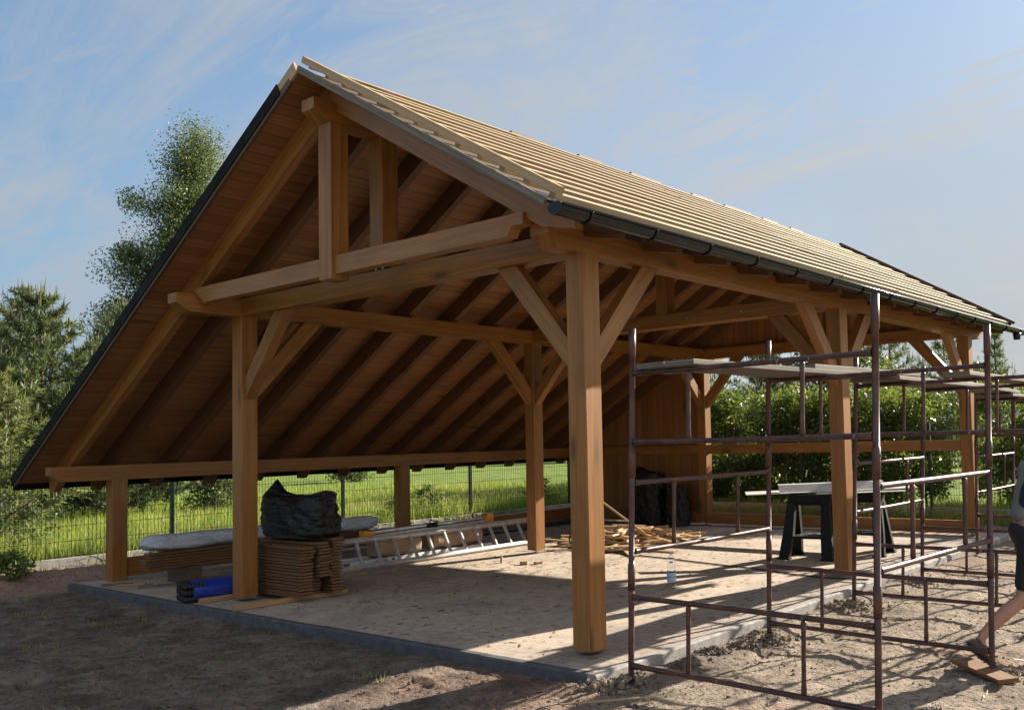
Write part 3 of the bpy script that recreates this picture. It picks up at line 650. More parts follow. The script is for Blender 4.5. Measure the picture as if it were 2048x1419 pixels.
# ------------------------------------------------------------------ square scaffold towers of stacked welded frames
ZL = {'l1': .06, 'u1': .515, 'l2': .816, 'u2': 1.281, 'l3': 1.558, 'u3': 2.021}
def tower(ox, oy, th, wx, wy, lean, dz, tops, names, feet):
    ax = V((math.cos(th), math.sin(th), 0)); ay = V((-math.sin(th), math.cos(th), 0))
    C4 = {1: V((ox, oy, 0)), 2: V((ox, oy, 0))+ay*wy, 3: V((ox, oy, 0))+ax*wx, 4: V((ox, oy, 0))+ax*wx+ay*wy}
    P = lambda i, z: C4[i]+V((lean[0]*z, lean[1]*z, z+dz))
    out = []
    for (lev, i, j, label) in names:
        zl, zu = ZL['l%d' % lev], ZL['u%d' % lev]
        z0 = {1: None, 2: .66, 3: 1.42}[lev]; z1 = {1: .70, 2: 1.46, 3: None}[lev]
        mid = (P(i, 0)+P(j, 0))/2; base = V((mid.x, mid.y, P(i, z0 if z0 else 0).z if z0 else P(i, -.1).z))
        fr = empty('scaffold_section', base, label, 'scaffold frame', 'rust brown scaffold frames stacked beside the pavilion')
        d = (C4[j]-C4[i]).normalized()
        for c in (i, j):
            a = z0 if z0 is not None else feet[c]-dz; b = z1 if z1 is not None else tops[c-1]
            r = .0205; mb = MB(); pts = []; rr = []
            if lev > 1:                                   # wide socket that slips over the frame below
                pts += [P(c, a-.10), P(c, a+.075), P(c, a+.078)]; rr += [r*1.22, r*1.22, r]
            else: pts += [P(c, a), P(c, a+.02)]; rr += [r, r]
            pts += [P(c, b-.25), P(c, b)]; rr += [r, r]
            if lev == 3: pts[-2:] = [P(c, b-.2), P(c, b-.197), P(c, b)]; rr[-2:] = [r, r*1.2, r*1.2]
            if lev > 1: mb.tube([P(c, a+.03)-d*.034, P(c, a+.03)+d*.034], .006, 6)
            mb.tube(pts, rr, 14); off(mb, base).build('post', M['rust'], fr)
        for z in (zl, zu):
            p, q_ = P(i, z)+d*.018, P(j, z)-d*.018
            pts = [p+(q_-p)*t for t in (0, .012, .05, .5, .95, .988, 1)]; sag = rnd.uniform(-.006, .003)
            pts[3] = pts[3]+V((0, 0, sag))
            mb = MB(); mb.tube(pts, [.024, .022, .0175, .0175, .0175, .022, .024], 12); off(mb, base).build('bar', M['rust'], fr)
        for t in (.27, .74):
            p, q_ = P(i, zl)+(P(j, zl)-P(i, zl))*t, P(i, zu)+(P(j, zu)-P(i, zu))*t
            pts = [p+(q_-p)*k for k in (.03, .06, .2, .8, .94, .97)]
            mb = MB(); mb.tube(pts, [.012, .018, .0145, .0145, .018, .012], 10); off(mb, base).build('strut', M['rust'], fr)
        out.append(fr)
    return P
nm = lambda t: [(1, 1, 3, f'scaffold frame at the foot of the {t} tower, long side facing the camera'), (1, 2, 4, f'scaffold frame at the foot of the {t} tower, rear long side'),
    (2, 1, 2, f'scaffold frame in the middle tier of the {t} tower, on the pavilion side'), (2, 3, 4, f'scaffold frame in the middle tier of the {t} tower, on the outer side'),
    (3, 1, 3, f'scaffold frame in the top tier of the {t} tower, carrying plank ends, facing the camera'), (3, 2, 4, f'scaffold frame in the top tier of the {t} tower, rear side under the planks')]
P1 = tower(.619, -.281, -.06, 1.835, 1.646, (.024, .013), 0, (2.329, 2.352, 2.347, 2.304), nm('nearest'), {1: -.05, 2: -.02, 3: -.14, 4: -.075})
P2 = tower(.702, 2.967, -.02, 1.835, 1.646, (.040, .018), 0, (2.30, 2.29, 2.31, 2.30), nm('second'), {1: -.05, 2: -.05, 3: -.1, 4: -.1})
P3 = tower(.589, 6.892, 0, 1.835, 1.646, (.029, .012), -.066, (2.33, 2.32, 2.31, 2.30), nm('farthest'), {1: -.05, 2: -.05, 3: -.1, 4: -.1})
# loose planks on the top bars
def plank(x0, y0, x1, y1, w, z0, z1, label, th=.036, n=2):
    d = (V((x1, y1, 0))-V((x0, y0, 0))).normalized(); s = V((d.y, -d.x, 0))
    base = V(((x0+x1)/2, (y0+y1)/2, (z0+z1)/2)); o = empty('scaffold_platform' if n > 1 else 'scaffold_plank', base, label, 'scaffold platform' if n > 1 else 'plank', 'grey boards laid across the scaffold')
    for k in range(n):
        c = s*(w*(k+.5)/n)
        mb = MB().beam(V((x0, y0, z0))+c, V((x1, y1, z1))+c+d*rnd.uniform(-.02, .02), w/n-.006, th, ch=.004); off(mb, base).build('board', M['grey_wood'], o)
    if n > 1:
        for t in (.12, .88):
            p = V((x0, y0, z0-.034))+(V((x1, y1, z1-.034))-V((x0, y0, z0-.034)))*t
            off(MB().beam(p+s*.02, p+s*(w-.02), .05, .02, ch=.002), base).build('cross_cleat', M['grey_wood'], o)
plank(.745, -.31, .86, 2.05, .50, 2.061, 2.062, 'grey double scaffold platform on the nearest tower, its clipped end toward the camera')
plank(.80, 1.30, .86, 3.35, .46, 2.104, 2.118, 'grey scaffold platform bridging the nearest and second towers', th=.04)
plank(.84, 2.75, .80, 4.95, .50, 2.068, 2.066, 'grey scaffold platform lying on the second tower behind the bridging one')
plank(.78, 4.4, .72, 7.15, .44, 2.105, 2.05, 'grey scaffold platform reaching from the second tower to the farthest one', th=.04)
plank(.70, 6.7, .70, 8.8, .50, 2.003, 2.003, 'grey scaffold platform on the farthest tower')
plank(1.75, 2.7, 1.72, 4.85, .25, 2.066, 2.066, 'single grey plank on the outer side of the second tower', n=1)
# ------------------------------------------------------------------ stored boards
def tg_board(L, w=.145, t=.0225):
    """tongue-and-groove board along local x, end at x=0"""
    a, b = w/2, t/2
    prof = [(-a, -b), (a-.012, -b), (a-.012, -.004), (a, -.003), (a, .003), (a-.012, .004), (a-.012, b), (-a, b), (-a, .004), (-a+.011, .003), (-a+.011, -.003), (-a, -.004)]
    mb = MB(); ring = lambda x: [(x, p[0], p[1]) for p in prof]; b_ = len(mb.v)
    mb.sweep(ring(-L), ring(0)); return mb
proto = [tg_board(1.06).build('stored_board', M['brown_board']).data for _ in range(5)]
for o in list(COL.objects):
    if o.name.startswith('stored_board'): bpy.data.objects.remove(o)
def board(data, loc, rz, label, grp):
    o = bpy.data.objects.new('stored_board', data); COL.objects.link(o); o.location = loc; o.rotation_euler = (rnd.uniform(-.003, .003), rnd.uniform(-.0015, .0015), rz)
    return tag(o, label, 'board', grp)
rows = (16, 17, 18)
for c in range(3):
    y = .169+.085+c*.172
    for r in range(rows[c]):
        top = r == rows[c]-1
        lab = ('topmost board of the crosswise brown stack, in the column nearest the camera' if c == 0 else 'topmost board of the crosswise brown stack, in its middle column' if c == 1 else 'topmost board of the crosswise brown stack, in the column beside the ladder') if top else \
              ('brown grooved board inside the front column of the crosswise stack behind the corner post' if c == 0 else 'brown grooved board inside the middle column of the crosswise stack' if c == 1 else 'brown grooved board inside the rear column of the crosswise stack, next to the ladder')
        dx = (.05 if (c == 1 and 5 < r < 14) else 0)+(-.12 if (c == 1 and r <= 5) else 0)+rnd.uniform(-.022, .022)+(.05 if r >= 14 else 0)
        board(proto[(r+c) % 5], (-4.085+dx-.02*c*0, y+rnd.uniform(-.006, .006)+(-.02 if r == rows[c]-1 else 0), .064+.0325*r+rnd.uniform(-.001, .002)), rnd.uniform(-.012, .012), lab, 'brown boards stacked crosswise beside the corner post')
protoL = [tg_board(2.75).build('stored_board', M['brown_board']).data for _ in range(4)]
for o in list(COL.objects):
    if o.data in protoL: bpy.data.objects.remove(o)
for c in range(3):
    for r in range(6):
        x = -6.60-.075-.16*c
        lab = ['long brown board in the stack along the side fence, front column', 'long brown board in the stack along the side fence, middle column', 'long brown board in the stack along the side fence, rear column'][c]
        board(protoL[r % 4], (x, 2.58+rnd.uniform(-.04, .05)+.3*(c > 0), .232+.032*r), R(90)+rnd.uniform(-.006, .006), lab, 'long brown boards stacked along the side')
for y, w in ((.35, 'near'), (2.15, 'far')):
    o = tag(off(MB().box(-7.12, -6.55, y-.07, y+.07, .001, .215), (-6.8, y, 0)).build('bearer_beam', M['dark_wood']), f'dark bearer beam under the {w} end of the long board stack', 'beam', 'bearers under the long boards'); o.location = (-6.8, y, 0)
def solo(name, mb, mat, loc, label, cat, group=None):
    o = off(mb, loc).build(name, mat); o.location = loc; return tag(o, label, cat, group)
solo('batten', MB().beam((-4.315, -.385, .0262), (-4.23, .80, .0262), .062, .05), M['tan_wood'], (-4.3, 0, 0), 'pale batten under the crosswise stack, its end sticking out in front of the corner post', 'batten', 'battens under the crosswise stack')
solo('batten', MB().beam((-5.09, -.33, .0262), (-5.02, .80, .0262), .062, .05), M['tan_wood'], (-5.05, 0, 0), 'pale batten under the crosswise stack, its end beside the blue wrapped bundle', 'batten', 'battens under the crosswise stack')
solo('loose_board', MB().beam((-6.86, -.16, .012), (-6.62, .26, .012), .11, .022), M['grey_wood'], (-6.7, 0, 0), 'short grey board lying on the paving near the low corner post', 'board')
solo('loose_board', MB().beam((-7.50, -.29, .010), (-7.28, -.05, .010), .06, .018), M['brown_board'], (-7.4, -.2, 0), 'narrow brown board scrap at the corner of the paving', 'board')
solo('loose_board', MB().beam((-7.32, -.20, .010), (-7.08, .02, .010), .05, .016), M['tan_wood'], (-7.2, -.1, 0), 'thin pale lath beside the scrap at the paving corner', 'board')
# long roll wrapped in milky sheeting lying on the long boards
def lumpy(name, c0, c1, ry, rz_, mat, seed, n=60, m=22, pinch=.25, rough=.022, sq=.75):
    c0, c1 = V(c0), V(c1); d = (c1-c0).normalized(); s = d.cross(V((0, 0, 1))).normalized(); up = s.cross(d); P = []
    for i in range(n+1):
        t = i/n; e = min(1, (min(t, 1-t)/.05)) if min(t, 1-t) < .05 else 1; k = pinch+(1-pinch)*math.sqrt(max(0, 1-(1-e)**2)); row = []
        for j in range(m):
            a = 2*math.pi*j/m; ca, sa = math.cos(a), math.sin(a); x = math.copysign(abs(ca)**sq, ca)*ry; z = math.copysign(abs(sa)**sq, sa)*rz_
            q_ = c0+(c1-c0)*t; w = noise.noise(V((q_.x*2+ca*1.3+seed, q_.y*2.2+sa*1.3, seed)))*rough*1.6+noise.noise(V((q_.x*9+ca*4, q_.y*9+sa*4, seed)))*rough*.5
            row.append(q_+(s*x+up*z)*(k*(1+w/max(ry, rz_)*1.2)))
        P.append(row)
    mb = MB(); mb.grid([[tuple(p) for p in r_] for r_ in P], closed_u=True)
    for row, rev in ((P[0], True), (P[-1], False)):
        b = len(mb.v); mb.v += [tuple(p) for p in row]; idx = list(range(b, b+m)); mb.face(tuple(idx[::-1] if rev else idx), tuple((0, 0) for _ in idx))
    return mb
solo('wrapped_roll', lumpy('roll', (-6.76, -.18, .515), (-6.72, 2.95, .50), .15, .088, M['foil'], 3), M['foil'], (-6.75, 1.4, .43), 'long flat bundle wrapped in milky plastic sheeting on top of the long boards', 'bundle')
# black sack on the crosswise stack: boxy with an ear and a lifted corner
def sack(w, dpt, h, seed, ear=None, corner=None, mat=None, n=44, m=72, taper=.08):
    P = []
    for i in range(n+1):
        t = i/n; row = []
        for j in range(m):
            a = 2*math.pi*j/m; ca, sa = math.cos(a), math.sin(a)
            f = 1/max(abs(ca), abs(sa), .62*(abs(ca)+abs(sa)))            # rounded-square footprint
            k = (1-taper*t)*(1-.16*max(0, (.12-t)/.12))
            if t > .9: k *= math.sqrt(max(0.0, 1-((t-.9)/.1)**2*.999))
            x, y = ca*f*w/2*k, sa*f*dpt/2*k; z = h*min(t/.94, 1)*(1 if t < .9 else 1+.0*(t-.9))
            z += h*.05*noise.noise(V((x*3, y*3, seed+2)))*t
            wv = .035*noise.noise(V((ca*2+seed, sa*2, t*4)))+.020*noise.noise(V((ca*3.5, sa*3.5+seed, t*13)))+.009*noise.noise(V((ca*9, sa*9+seed, t*26)))
            rg = (1-abs(noise.noise(V((ca*1.6+seed*2, sa*1.6, t*2.2+ca*1.5)))))**5*.050+(1-abs(noise.noise(V((ca*3.1, sa*3.1+seed, t*5-sa*2)))))**6*.030
            wv = wv*.7-rg*min(1, t*6)*(1 if t < .9 else .4)
            x += ca*wv; y += sa*wv
            if ear:
                e = max(0, 1-math.hypot(x-ear[0], (y-ear[1]))/ear[2])*sst(.72, .95, t); z += ear[3]*e**1.4
            if corner:
                e = max(0, 1-math.hypot(x-corner[0], y-corner[1])/corner[2])*sst(.5, .9, t); z += corner[3]*e; x += .07*e
            row.append((x, y, z))
        P.append(row)
    mb = MB(); mb.grid(P, closed_u=True); b = len(mb.v); c = P[-1]
    mb.v.append((sum(p[0] for p in c)/m, sum(p[1] for p in c)/m, sum(p[2] for p in c)/m)); s0 = b-m
    for j in range(m): mb.face((s0+j, s0+(j+1) % m, b), ((0, 0), (1, 0), (.5, 1)), 0, True)
    return mb
mb = sack(1.10, .48, .43, 2, ear=(-.42, .0, .17, .20), corner=(.52, -.05, .24, .07)); o = mb.build('plastic_sack', M['black_bag']); o.location = (-4.56, .47, .635); o.rotation_euler = (0, 0, R(3))
tag(o, 'bulging black plastic sack with a peaked corner on top of the crosswise board stack', 'sack')
mb = sack(.80, .68, .96, 7, taper=.28, ear=(-.22, 0, .3, .10)); o = mb.build('plastic_sack', M['black_bag']); o.location = (-5.75, 8.02, .0); tag(o, 'tall black plastic sack standing against the boarded rear wall', 'sack')
mb = sack(.46, .5, .72, 12, taper=.3); o = mb.build('plastic_sack', M['black_bag']); o.location = (-5.18, 8.10, .0); tag(o, 'smaller black plastic sack leaning beside the tall one at the rear wall', 'sack')
# blue wrapped bundle of ribbed black tubes
bl = V((-5.40, -.12, 0)); ang = math.atan2(.52, .12)
bun = empty('wrapped_bundle', bl, 'bundle of ribbed black tubes in bright blue wrap on the paving edge', 'bundle', rz=0)
d = V((.20, .90, 0)).normalized(); s = V((d.y, -d.x, 0)); front = V((-5.37, -.37, 0))
mb = MB(); P = []
for i in range(15):
    t = i/14; row = []; k = 1-.10*t-(.5*max(0, t-.85)/.15)
    for j in range(28):
        a = 2*math.pi*j/28; ca, sa = math.cos(a), math.sin(a); f = 1/max(abs(ca), abs(sa), .68*(abs(ca)+abs(sa)))
        w = 1+.05*noise.noise(V((ca*2, sa*2, t*3)))+.03*noise.noise(V((ca*4, sa*4, t*8)))
        row.append(tuple(front+d*(.06+.72*t)+s*(ca*f*.208*w*k)+V((0, 0, .105+.03*t*0+sa*f*.104*w*k))))
    P.append(row)
mb.grid(P, closed_u=True); off(mb, bl).build('wrap', M['blue'], bun)
for r in range(3):
    for c in range(4):
        ce = front+s*((c-1.5)*.098+(.0 if r % 2 else .012))+V((0, 0, .037+r*.066)); mb = MB()
        pts, rr = [], []
        for k in range(12): pts.append(ce+d*(-.02+.018*k+rnd.uniform(-.001, .001))); rr.append(.033 if k % 2 else .028)
        mb.tube(pts, rr, 12, sm=False); off(mb, bl).build('ribbed_tube', M['rubber'], bun)
mb = MB(); P = [[tuple(front+d*(.80+.03*math.sin(i*2+j))+s*(-.15+.3*j/5+.01*i)+V((0, 0, .02+.05*i+.02*math.sin(j*3+i)))) for j in range(6)] for i in range(4)]
mb.grid(P); off(mb, bl).build('torn_film', M['foil'], bun)
# ladder lying on its edge, tipped back
lad = empty('ladder', (-5.7, 3.3, 0), 'aluminium ladder lying on its edge on the paving, nearest of the ladder pieces', 'ladder')
LB0, LB1, UP = V((-5.645, 1.60, .034)), V((-5.64, 5.35, .034)), V((-.30, .10, .31))
for z in (0, 1):
    a, b = LB0+UP*z, LB1+UP*z; n_ = UP.cross(V((0, 1, 0))).normalized(); off(MB().beam(a, b, .058, .066, up=n_, ch=.004), lad.location).build('rail', M['alu'], lad)
for k in range(13):
    a = LB0+(LB1-LB0)*((k+.35)/13.2); off(MB().beam(a+UP*.03, a+UP*.97, .042, .034, up=(0, 1, 0), ch=.005), lad.location).build('rung', M['alu'], lad)
l2 = empty('ladder', (-6.05, 3.2, 0), 'pale ladder section with a blue sticker, lying flat behind the tipped ladder', 'ladder')
for x in (-5.90, -6.30):
    off(MB().box(x-.015, x+.015, 1.98, 4.38, .012, .082), l2.location).build('rail', M['alu_white'], l2)
for k in range(8):
    y = 2.12+.29*k; off(MB().box(-6.285, -5.916, y-.014, y+.014, .033, .061), l2.location).build('rung', M['alu'], l2)
for y in (2.15, 2.62, 3.3, 4.2): off(MB().box(-5.885, -5.878, y-.018, y+.018, .03, .066, ch=0), l2.location).build('rung_plug', M['rubber'], l2)
def text(word, size, M4, name, mat, parent, ext=.0006):
    cu = bpy.data.curves.new(name, 'FONT'); cu.body = word; cu.size = size; cu.extrude = ext; cu.align_x = 'CENTER'; cu.align_y = 'CENTER'; cu.resolution_u = 3
    t = bpy.data.objects.new(name, cu); COL.objects.link(t); dg = bpy.context.evaluated_depsgraph_get(); me = bpy.data.meshes.new_from_object(t.evaluated_get(dg))
    bpy.data.objects.remove(t); me.transform(M4); me.materials.append(mat); return link(name, me, parent)
text('KRAUSE', .062, Matrix.Translation(V((-5.8835, 2.42, .047))-l2.location) @ Matrix.Rotation(R(90), 4, 'Z') @ Matrix.Rotation(R(90), 4, 'X'), 'sticker_lettering', M['ink'], l2)
for k, (y0, y1, h, lab) in enumerate(((2.45, 3.15, .235, 'crumpled brown paper parcel on the flat ladder section, nearest the crosswise stack'), (3.36, 4.26, .245, 'long brown paper parcel on the flat ladder section, behind the middle ladder rungs'))):
    solo('paper_parcel', lumpy('p', (-6.10, y0, .084+h/2), (-6.10, y1, .084+h/2), .165, h/2, None, 5+k, n=30, pinch=.8, rough=.02, sq=.6), M['paper'], (-6.1, (y0+y1)/2, .084), lab, 'parcel', 'paper parcels behind the ladder')
rt = empty('cutting_guide', (-6.1, 3.4, .30), 'two-tube cutting guide with orange yellow end blocks and a black clamp, resting on the parcels', 'cutting guide')
ga, gb = V((-6.08, 2.42, .385)), V((-6.10, 4.40, .415))
for dz, dx in ((.028, 0), (-.02, .03)):
    off(MB().tube([ga+V((dx, 0, dz)), gb+V((dx, 0, dz))], .019, 10), rt.location).build('guide_tube', M['alu_white'], rt)
for c, k in ((ga, -1), (gb, 1)):
    c = c+V((0, k*.07, 0)); h = .085
    off(MB().prism([(c.y-.085, c.z-h), (c.y+.085, c.z-h), (c.y+.085, c.z+h*.75), (c.y+.055, c.z+h), (c.y-.03, c.z+h), (c.y-.085, c.z+h*.2)] if k > 0 else [(c.y-.085, c.z-h*.8), (c.y+.085, c.z-h*.8), (c.y+.085, c.z+h*.5), (c.y-.085, c.z+h*.8)], 'x', c.x-.05, c.x+.05), rt.location).build('end_block', M['yellow'], rt)
c = (ga+gb)/2; off(MB().box(c.x-.035, c.x+.045, c.y-.085, c.y+.085, c.z-.04, c.z+.055, ch=.012), rt.location).build('clamp', M['rubber'], rt)
off(MB().tube([c+V((.045, .03, .03)), c+V((.09, .03, .05))], .02, 8), rt.location).build('clamp_knob', M['rubber'], rt)
# drain pipe lying along the low side
solo('drain_pipe', MB().tube([(-7.42, 4.9, .047), (-7.45, 8.25, .047)], .045, 14), M['flash'], (-7.4, 6.5, 0), 'grey pipe lying along the low sill behind the middle post', 'pipe')
# coil of hose and the cable that runs across the floor
mb = MB()
for k in range(4):
    r = .12-.008*k; pts = [(-4.62+.03*k*.4+r*math.cos(a)*.9, 4.86+.03*k+r*math.cos(a)*.35, .135+r*math.sin(a)) for a in [2*math.pi*j/26 for j in range(27)]]; mb.tube(pts, .012, 8, caps=False)
solo('hose_coil', mb, M['rubber'], (-4.62, 4.9, 0), 'coil of black hose standing on the paving behind the middle post', 'hose')
cp = [(-4.66, 4.72), (-4.3, 4.70), (-3.86, 4.62), (-3.3, 4.56), (-2.70, 4.47), (-2.2, 4.37), (-1.71, 4.27), (-1.3, 4.20), (-.9, 4.11), (-.5, 3.98), (-.1, 3.93), (.25, 3.98), (.40, 4.02)]
pts = []
for i in range(len(cp)-1):
    for k in range(6):
        t = k/6; x, y = cp[i][0]+(cp[i+1][0]-cp[i][0])*t, cp[i][1]+(cp[i+1][1]-cp[i][1])*t; pts.append((x, y+.012*noise.noise(V((x*4, 3, 1))), .010))
solo('power_cable', MB().tube(pts, .0085, 6), M['rubber'], (-2.2, 4.4, 0), 'black cable snaking across the sandy paving under the rear half', 'cable')
cp2 = [(-1.45, 4.62), (-1.62, 4.50), (-1.66, 4.40), (-1.52, 4.33), (-1.30, 4.30)]
# loose heap of offcuts with one long stick leaning out of it
SH = [tag(MB().beam((-l/2, 0, 0), (l/2, 0, 0), w, t, ch=.002).build('wood_offcut', M['scrap'])) for l, w, t in ((.55, .12, .02), (.8, .09, .02), (.38, .14, .022), (.62, .06, .03), (.95, .045, .03), (.28, .10, .02), (1.15, .06, .022), (.45, .05, .045))]
datas = [o.data for o in SH]
for o in SH: bpy.data.objects.remove(o)
hx, hy = -4.32, 5.72
for k in range(185):
    r = min(1.2, abs(rnd.gauss(0, .5))); a = rnd.uniform(0, 6.28); x = hx+1.02*r*math.cos(a)-.25*r*math.sin(a); y = hy+1.15*r*math.sin(a)
    hgt = .24*max(0, 1-r/1.05); z = .016+hgt*rnd.random()**.7
    o = bpy.data.objects.new('wood_offcut', rnd.choice(datas)); COL.objects.link(o); o.location = (x, y, z)
    tl = .10+.35*hgt; o.rotation_euler = (rnd.uniform(-tl, tl)+(rnd.random() < .1)*rnd.uniform(-.6, .6), rnd.uniform(-.06, .10)*(1+2*hgt), rnd.uniform(0, 6.28))
    tag(o, 'split pale and brown wood offcut in the loose heap before the rear wall', 'offcut', 'wood offcuts in the loose heap')
solo('wood_stick', MB().beam((-4.86, 5.62, .66), (-3.86, 5.50, .18), .024, .03), M['scrap'], (-4.4, 5.56, .2), 'long thin stick slanting out of the offcut heap', 'stick')
for loc, dm, rz, lab in (((-4.07, 3.27, .022), (.10, .06, .04), .5, 'pale cut block on the paving, the left one of the pair before the middle post'), ((-3.93, 3.38, .017), (.09, .07, .032), 1.3, 'pale cut block on the paving, the right one of the pair before the middle post'),
        ((-4.0, 5.16, .026), (.34, .09, .05), .75, 'squared timber end lying in front of the offcut heap'), ((-5.33, 1.76, .015), (.08, .05, .028), .6, 'pale chip of wood at the foot of the tipped ladder'), ((-3.92, .02, .009), (.09, .045, .016), .4, 'pale chip of wood in front of the crosswise stack'),
        ((-4.47, 3.25, .05), (.03, .02, .098), .2, 'short upright peg between the tipped ladder and the cut blocks')):
    mb = MB().box(-dm[0]/2, dm[0]/2, -dm[1]/2, dm[1]/2, -dm[2]/2, dm[2]/2, ch=.002); o = mb.build('wood_block', M['pine']); o.location = loc; o.rotation_euler = (0, 0, rz); tag(o, lab, 'wood block')
# trestles with white sheet-metal profiles
def trestle(loc, rz, label):
    root = empty('trestle', loc, label, 'trestle', 'dark plastic trestles', rz)
    L, H = .56, .80
    MB().prism([(-.055, H), (.055, H), (.075, H-.10), (.06, H-.13), (-.06, H-.13), (-.075, H-.10)], 'x', -L/2, L/2).build('top_beam', M['horse'], root)
    for sx in (-1, 1):
        for sy in (-1, 1):
            x = sx*(L/2-.055); T_ = V((x, sy*.055, H-.06)); K = V((x+sx*.03, sy*.145, .30)); B = V((x+sx*.06, sy*.235, .0)); w0, w1 = .045, .055
            mb = MB(); ring = lambda c, w, t: [c+V((-w, -t, 0)), c+V((w, -t, 0)), c+V((w, t, 0)), c+V((-w, t, 0))]
            for (a, wa, ta), (b, wb, tb) in (((B, .082, .046), (B+V((0, 0, .018)), .082, .046)), ((B+V((0, 0, .018)), .068, .034), (K, .070, .036)), ((K, .070, .036), (T_, .050, .038))):
                mb.sweep(ring(a, wa, ta), ring(b, wb, tb))
            mb.build('leg', M['horse'], root)
        MB().box(sx*(L/2-.03)-.022, sx*(L/2-.03)+.022, -.16, .16, .215, .325, ch=.006).build('cross_rail', M['horse'], root)
    MB().box(-L/2+.06, L/2-.06, -.17, .17, .255, .285, ch=.004).build('tool_shelf', M['horse'], root)
    return root
trestle((-1.02, 5.36, 0), R(8), 'dark plastic trestle standing left of the second front post')
trestle((-.60, 5.98, 0), R(8), 'dark plastic trestle half hidden behind the second front post')
def profile(p0, p1, poly, label, mat=None):
    p0, p1 = V(p0), V(p1); d = (p1-p0).normalized(); s = V((d.y, -d.x, 0)).normalized(); up = s.cross(d)
    mb = MB(); loop = poly+[(x, z+.004) for x, z in poly[::-1]]
    mb.sweep([p0+s*x+up*z for x, z in loop], [p1+s*x+up*z for x, z in loop]); c = (p0+p1)/2
    return solo('sheet_metal_profile', mb, mat or M['white_metal'], (c.x, c.y, c.z), label, 'metal profile', 'white sheet profiles on the trestles')
A0, A1 = V((-1.80, 5.05, .806)), V((.02, 6.36, .806))
profile(A0, A1+V((-.02, .0, .035)), [(-.12, .030), (.09, .0), (.115, .006)], 'flat white sheet profile lowest on the trestles, tip toward the sacks')
profile(A0+V((.36, .24, .010)), A1+V((-.34, -.28, .030)), [(-.15, .105), (-.05, .100), (.09, .010), (.115, .004)], 'bent white sheet profile on the trestles, lit face toward the camera')
profile(A0+V((.80, .36, .006)), A1+V((-.14, -.16, .006)), [(.10, .0), (.17, .0), (.17, .015)], 'narrow white sheet profile edging the pile on the trestles')
# water bottle
bt = empty('water_bottle', (-1.245, 2.664, .001), 'clear plastic water bottle with a blue label standing on the paving', 'bottle')
k = 1.08
prof = [(.012, .0), (.034, .002), (.042, .012), (.0445, .03), (.0445, .16), (.043, .175), (.036, .19), (.0355, .20), (.043, .215), (.045, .235), (.0445, .262), (.038, .288), (.024, .312), (.0145, .326), (.0135, .332)]
mb = MB(); mb.lathe([(r*k, z*k) for r, z in prof], (0, 0, 0), 28); mb.lathe([(max(.002, r*k-.0012), z*k+.0015) for r, z in prof][::-1], (0, 0, 0), 28); mb.build('bottle_body', M['clear'], bt)
MB().lathe([(.0445*k+.0006, .062*k), (.0445*k+.0006, .150*k)], (0, 0, 0), 28, caps=False).build('label_wrap', M['label'], bt)
MB().lathe([(.0165, .330*k), (.0165, .350*k), (.015, .352*k)], (0, 0, 0), 18).build('cap', M['cap'], bt)
def wrap_text(word, size, z, r, name, mat, parent, face):
    o = text(word, size, Matrix(), name, mat, parent, 0)
    for v_ in o.data.vertices:
        a = face+v_.co.x/r; v_.co = (r*math.cos(a), r*math.sin(a), z+v_.co.y)
face = math.atan2(-5.08-2.664, 4.6+1.245)
wrap_text('CISOWIANKA', .017, .110*k, .0445*k+.0013, 'label_lettering', M['ink'], bt, face)
mb = MB(); a_ = [(face+.5*math.cos(t), .255*k+.012*math.sin(t)) for t in [2*math.pi*j/20 for j in range(20)]]
mb.v = [((.0452*k)*math.cos(a), (.0452*k)*math.sin(a), z) for a, z in a_]; mb.face(tuple(range(20)), tuple((0, 0) for _ in range(20))); mb.build('neck_sticker', M['label'], bt)
# board under the outer scaffold leg, stick in front of the kerb corner
bz = gh(2.5, 1.2); solo('base_board', MB().beam((2.30, 1.36, bz+.035), (2.72, 1.04, bz+.02), .16, .03), M['brown_board'], (2.5, 1.2, bz), 'brown board under the outer rear leg of the nearest scaffold tower', 'board')
solo('wood_stick', MB().beam((.58, -.93, gh(.58, -.93)+.03), (.98, -.47, gh(.98, -.47)+.03), .012, .010), M['pine'], (.8, -.7, -.05), 'thin pale lath lying on the soil in front of the kerb corner', 'stick')
# ------------------------------------------------------------------ the walking person, at the right edge
PB = V((2.655, 1.88, -.10)); PF = V((.81, .585, 0)).normalized(); PL = V((-PF.y, PF.x, 0))
per = empty('person', PB, 'person in dark shorts and grey and navy top walking past the scaffold', 'person')
def pw(f, l, z): return PF*f+PL*l+V((0, 0, z))
def skin(name, verts, edges, radii, mat, sub=2, root=0):
    me = bpy.data.meshes.new(name); me.from_pydata([tuple(v) for v in verts], edges, []); me.materials.append(mat); o = link(name, me, per)
    sm = o.modifiers.new('Skin', 'SKIN'); sm.use_smooth_shade = True
    d = me.skin_vertices[0].data
    for i, r in enumerate(radii): d[i].radius = (r, r) if not isinstance(r, tuple) else r
    d[root].use_root = True
    s = o.modifiers.new('Subsurf', 'SUBSURF'); s.levels = sub; s.render_levels = sub; return o
J = {}
J['pelvis'] = pw(.0, 0, .93); J['waist'] = pw(.03, 0, 1.07); J['chest'] = pw(.09, 0, 1.28); J['upchest'] = pw(.12, 0, 1.40); J['neck'] = pw(.15, 0, 1.50); J['headb'] = pw(.185, 0, 1.58); J['head'] = pw(.215, 0, 1.655); J['crown'] = pw(.215, 0, 1.735)
for s, sg in (('R', -1), ('L', 1)):
    J['hip'+s] = pw(0, .095*sg, .88); J['sh'+s] = pw(.11, .165*sg, 1.40)
